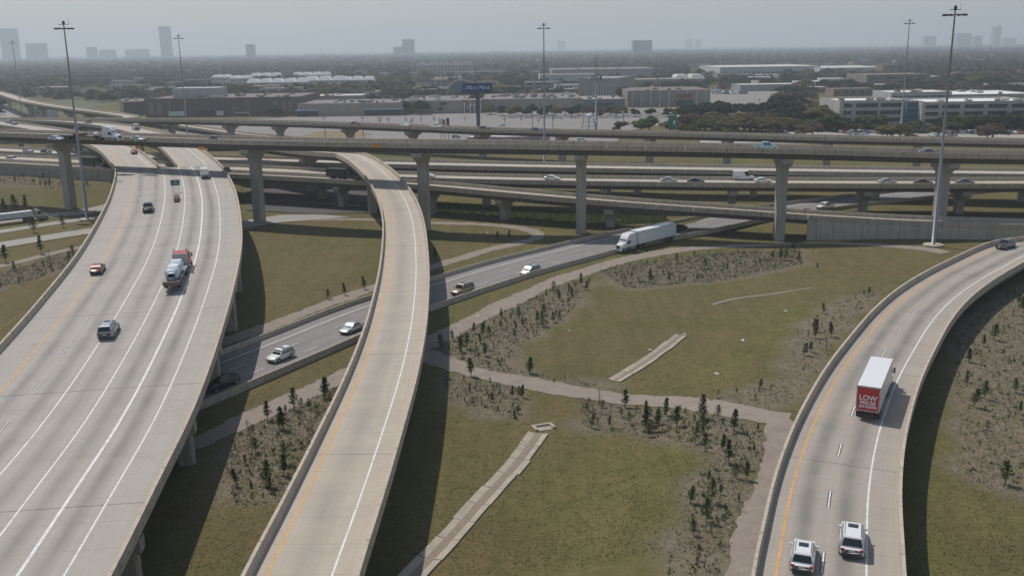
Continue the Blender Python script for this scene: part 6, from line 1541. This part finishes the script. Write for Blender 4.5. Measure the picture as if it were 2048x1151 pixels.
# ------------------------------------------------------------------ lamp posts, utility poles, cell tower
def lamp(px, yb, yt, label):
    g = at(px, yb, 0); h = max(6, ray_at(px, yt, g[1])[2]); root = thing("lot_lamp", label, "lamp post", (g[0], g[1], 0), random.uniform(0, 3), "parking lot lamps")
    mb = MB(); mb.tube([(0, 0, 0), (0, 0, h)], [.14, .09], 6); mb.build("pole", m_rim, root)
    for sg in (-1, 1):
        mb = MB(); mb.box((sg * .8, 0, h + .05), (1.1, .5, .22)); mb.build("lamp_head", m_roofs['light'], root)
for px, yb, yt in ((341, 236, 205), (470, 235, 218), (498, 233, 203), (713, 233, 200), (768, 231, 216), (930, 231, 212), (1143, 231, 218), (1164, 236, 204), (1291, 217, 187), (1352, 214, 198), (1318, 250, 212), (1645, 240, 187), (1233, 262, 243), (1508, 222, 172)):
    lamp(px, yb, yt, "parking lot lamp with two heads on a pale pole")
def pole(px, yb, yt, label, group=None, arms=True):
    g = at(px, yb, 0); h = ray_at(px, yt, g[1])[2]; root = thing("utility_pole", label, "pole", (g[0], g[1], 0), random.uniform(-.3, .3), group)
    mb = MB(); mb.tube([(0, 0, 0), (0, 0, h)], [.22, .14], 6); mb.build("shaft", m_bark, root)
    if arms:
        mb = MB(); mb.box((0, 0, h - .8), (2.6, .14, .16)); mb.build("crossarm", m_bark, root)
for px, yb, yt, lb in ((279, 180, 125, "tall utility pole before the brown apartment blocks"), (651, 277, 232, "pole between flyover and viaduct near the brown patch"), (727, 276, 232, "pole standing right of the brown patch"), (1065, 257, 232, "pole in the lot left of the central mast"), (1106, 257, 227, "pole in the lot right of the central mast"), (1517, 226, 197, "pole in the lot left of the dark trees"), (1247, 245, 205, "dark pole right of the mall front"), (823, 278, 240, "pole carrying the viaduct sign")):
    pole(px, yb, yt, lb)
g = at(1192, 262, 0); hct = ray_at(1190, 106, g[1])[2]
ct = thing("cell_tower", "slender cell tower with antenna platform in the middle distance", "antenna tower", (g[0], g[1], 0))
mb = MB(); mb.tube([(0, 0, 0), (0, 0, hct * .72), (0, 0, hct)], [.75, .4, .08], 10); mb.build("pole", m_steel, ct, True)
zp = ray_at(1190, 156, g[1])[2]
mb = MB()
for a in np.linspace(0, 6.28, 9): mb.tube([(0, 0, zp), (2.6 * math.cos(a), 2.6 * math.sin(a), zp)], .08, 4)
mb.tube([(2.6 * math.cos(a), 2.6 * math.sin(a), zp) for a in np.linspace(0, 6.28, 13)], .07, 4); pf_ = mb.build("platform", m_dsteel, ct)
for a in np.linspace(0, 6.28, 10)[:-1]:
    mb = MB(); mb.box((2.75 * math.cos(a), 2.75 * math.sin(a), zp + .2), (.3, .3, 2.2), a); mb.build("antenna", m_dsteel, pf_)
mb = MB()
for k in range(3): mb.box((0, 0, ray_at(1190, 130, g[1])[2] + k * 1.6), (2.2 - k * .5, .1, .1))
mb.build("crossbar", m_dsteel, ct)
# substation frame beside the tower
g2 = at(1178, 262, 0); sb = thing("pipe_rack", "pale steel pipe rack and vessel at the foot of the cell tower", "plant equipment", (g2[0], g2[1], 0))
for x in (-4, 0, 4):
    for y in (0, 4):
        mb = MB(); mb.tube([(x, y, 0), (x * .7, y, 7)], .18, 5); mb.build("leg", m_rim, sb)
for z in (2.5, 5, 7):
    mb = MB(); mb.box((0, 2, z), (9 - z * .4, 4.4, .25)); mb.build("platform", m_rim, sb)
mb = MB(); mb.tube([(0, 2, 7), (0, 2, 8.6), (0, 2, 9.4)], [1.6, 1.6, .5], 12); mb.build("vessel", m_roofs['white'], sb)
# ------------------------------------------------------------------ haze
def haze_box():
    mb = MB(); mb.box((0, 10500, 143), (33000, 24500, 292)); me = mb.mesh("haze")
    m = bpy.data.materials.new("haze_air"); m.use_nodes = True; nt = m.node_tree; nt.nodes.clear()
    o = nt.nodes.new("ShaderNodeOutputMaterial"); v = nt.nodes.new("ShaderNodeVolumePrincipled")
    v.inputs["Color"].default_value = (.82, .915, 1.0, 1); v.inputs["Density"].default_value = HAZE; v.inputs["Anisotropy"].default_value = 0.25
    nt.links.new(v.outputs[0], o.inputs["Volume"]); me.materials.append(m)
    h = link("haze", me); tag(h, "thin pale haze filling the air over the whole scene", None, None, "stuff")
HAZE = 1.75e-4
haze_box()

# ------------------------------------------------------------------ labels: number look-alikes from left to right; drop copies outside the picture
bpy.context.view_layer.update()
def to_px(v):
    w = np.array(v) - np.array([0, 0, CAMH]); d = w @ fwd
    return (-9e9, 0) if d < 1 else (W / 2 + F * (w @ right) / d, HH / 2 - F * (w @ up) / d)
def ordinal(n): return "%d%s" % (n, "th" if 10 <= n % 100 <= 20 else {1: "st", 2: "nd", 3: "rd"}.get(n % 10, "th"))
by = {}
for o in list(COL.objects):
    if o.parent is None and o.get("label") and o.get("category"): by.setdefault(o["label"], []).append(o)
for lb, L in by.items():
    if len(L) < 2: continue
    vis = []
    for o in L:
        x, y = to_px(o.location)
        if x < -25 or x > W + 25 or y < -20 or y > HH + 60:
            for c in list(o.children): bpy.data.objects.remove(c)
            bpy.data.objects.remove(o)
        else: vis.append((x, o))
    vis.sort(key=lambda e: e[0])
    if len(vis) > 1:
        for k, (x, o) in enumerate(vis): o["label"] = lb + ", " + ordinal(k + 1) + " from left"
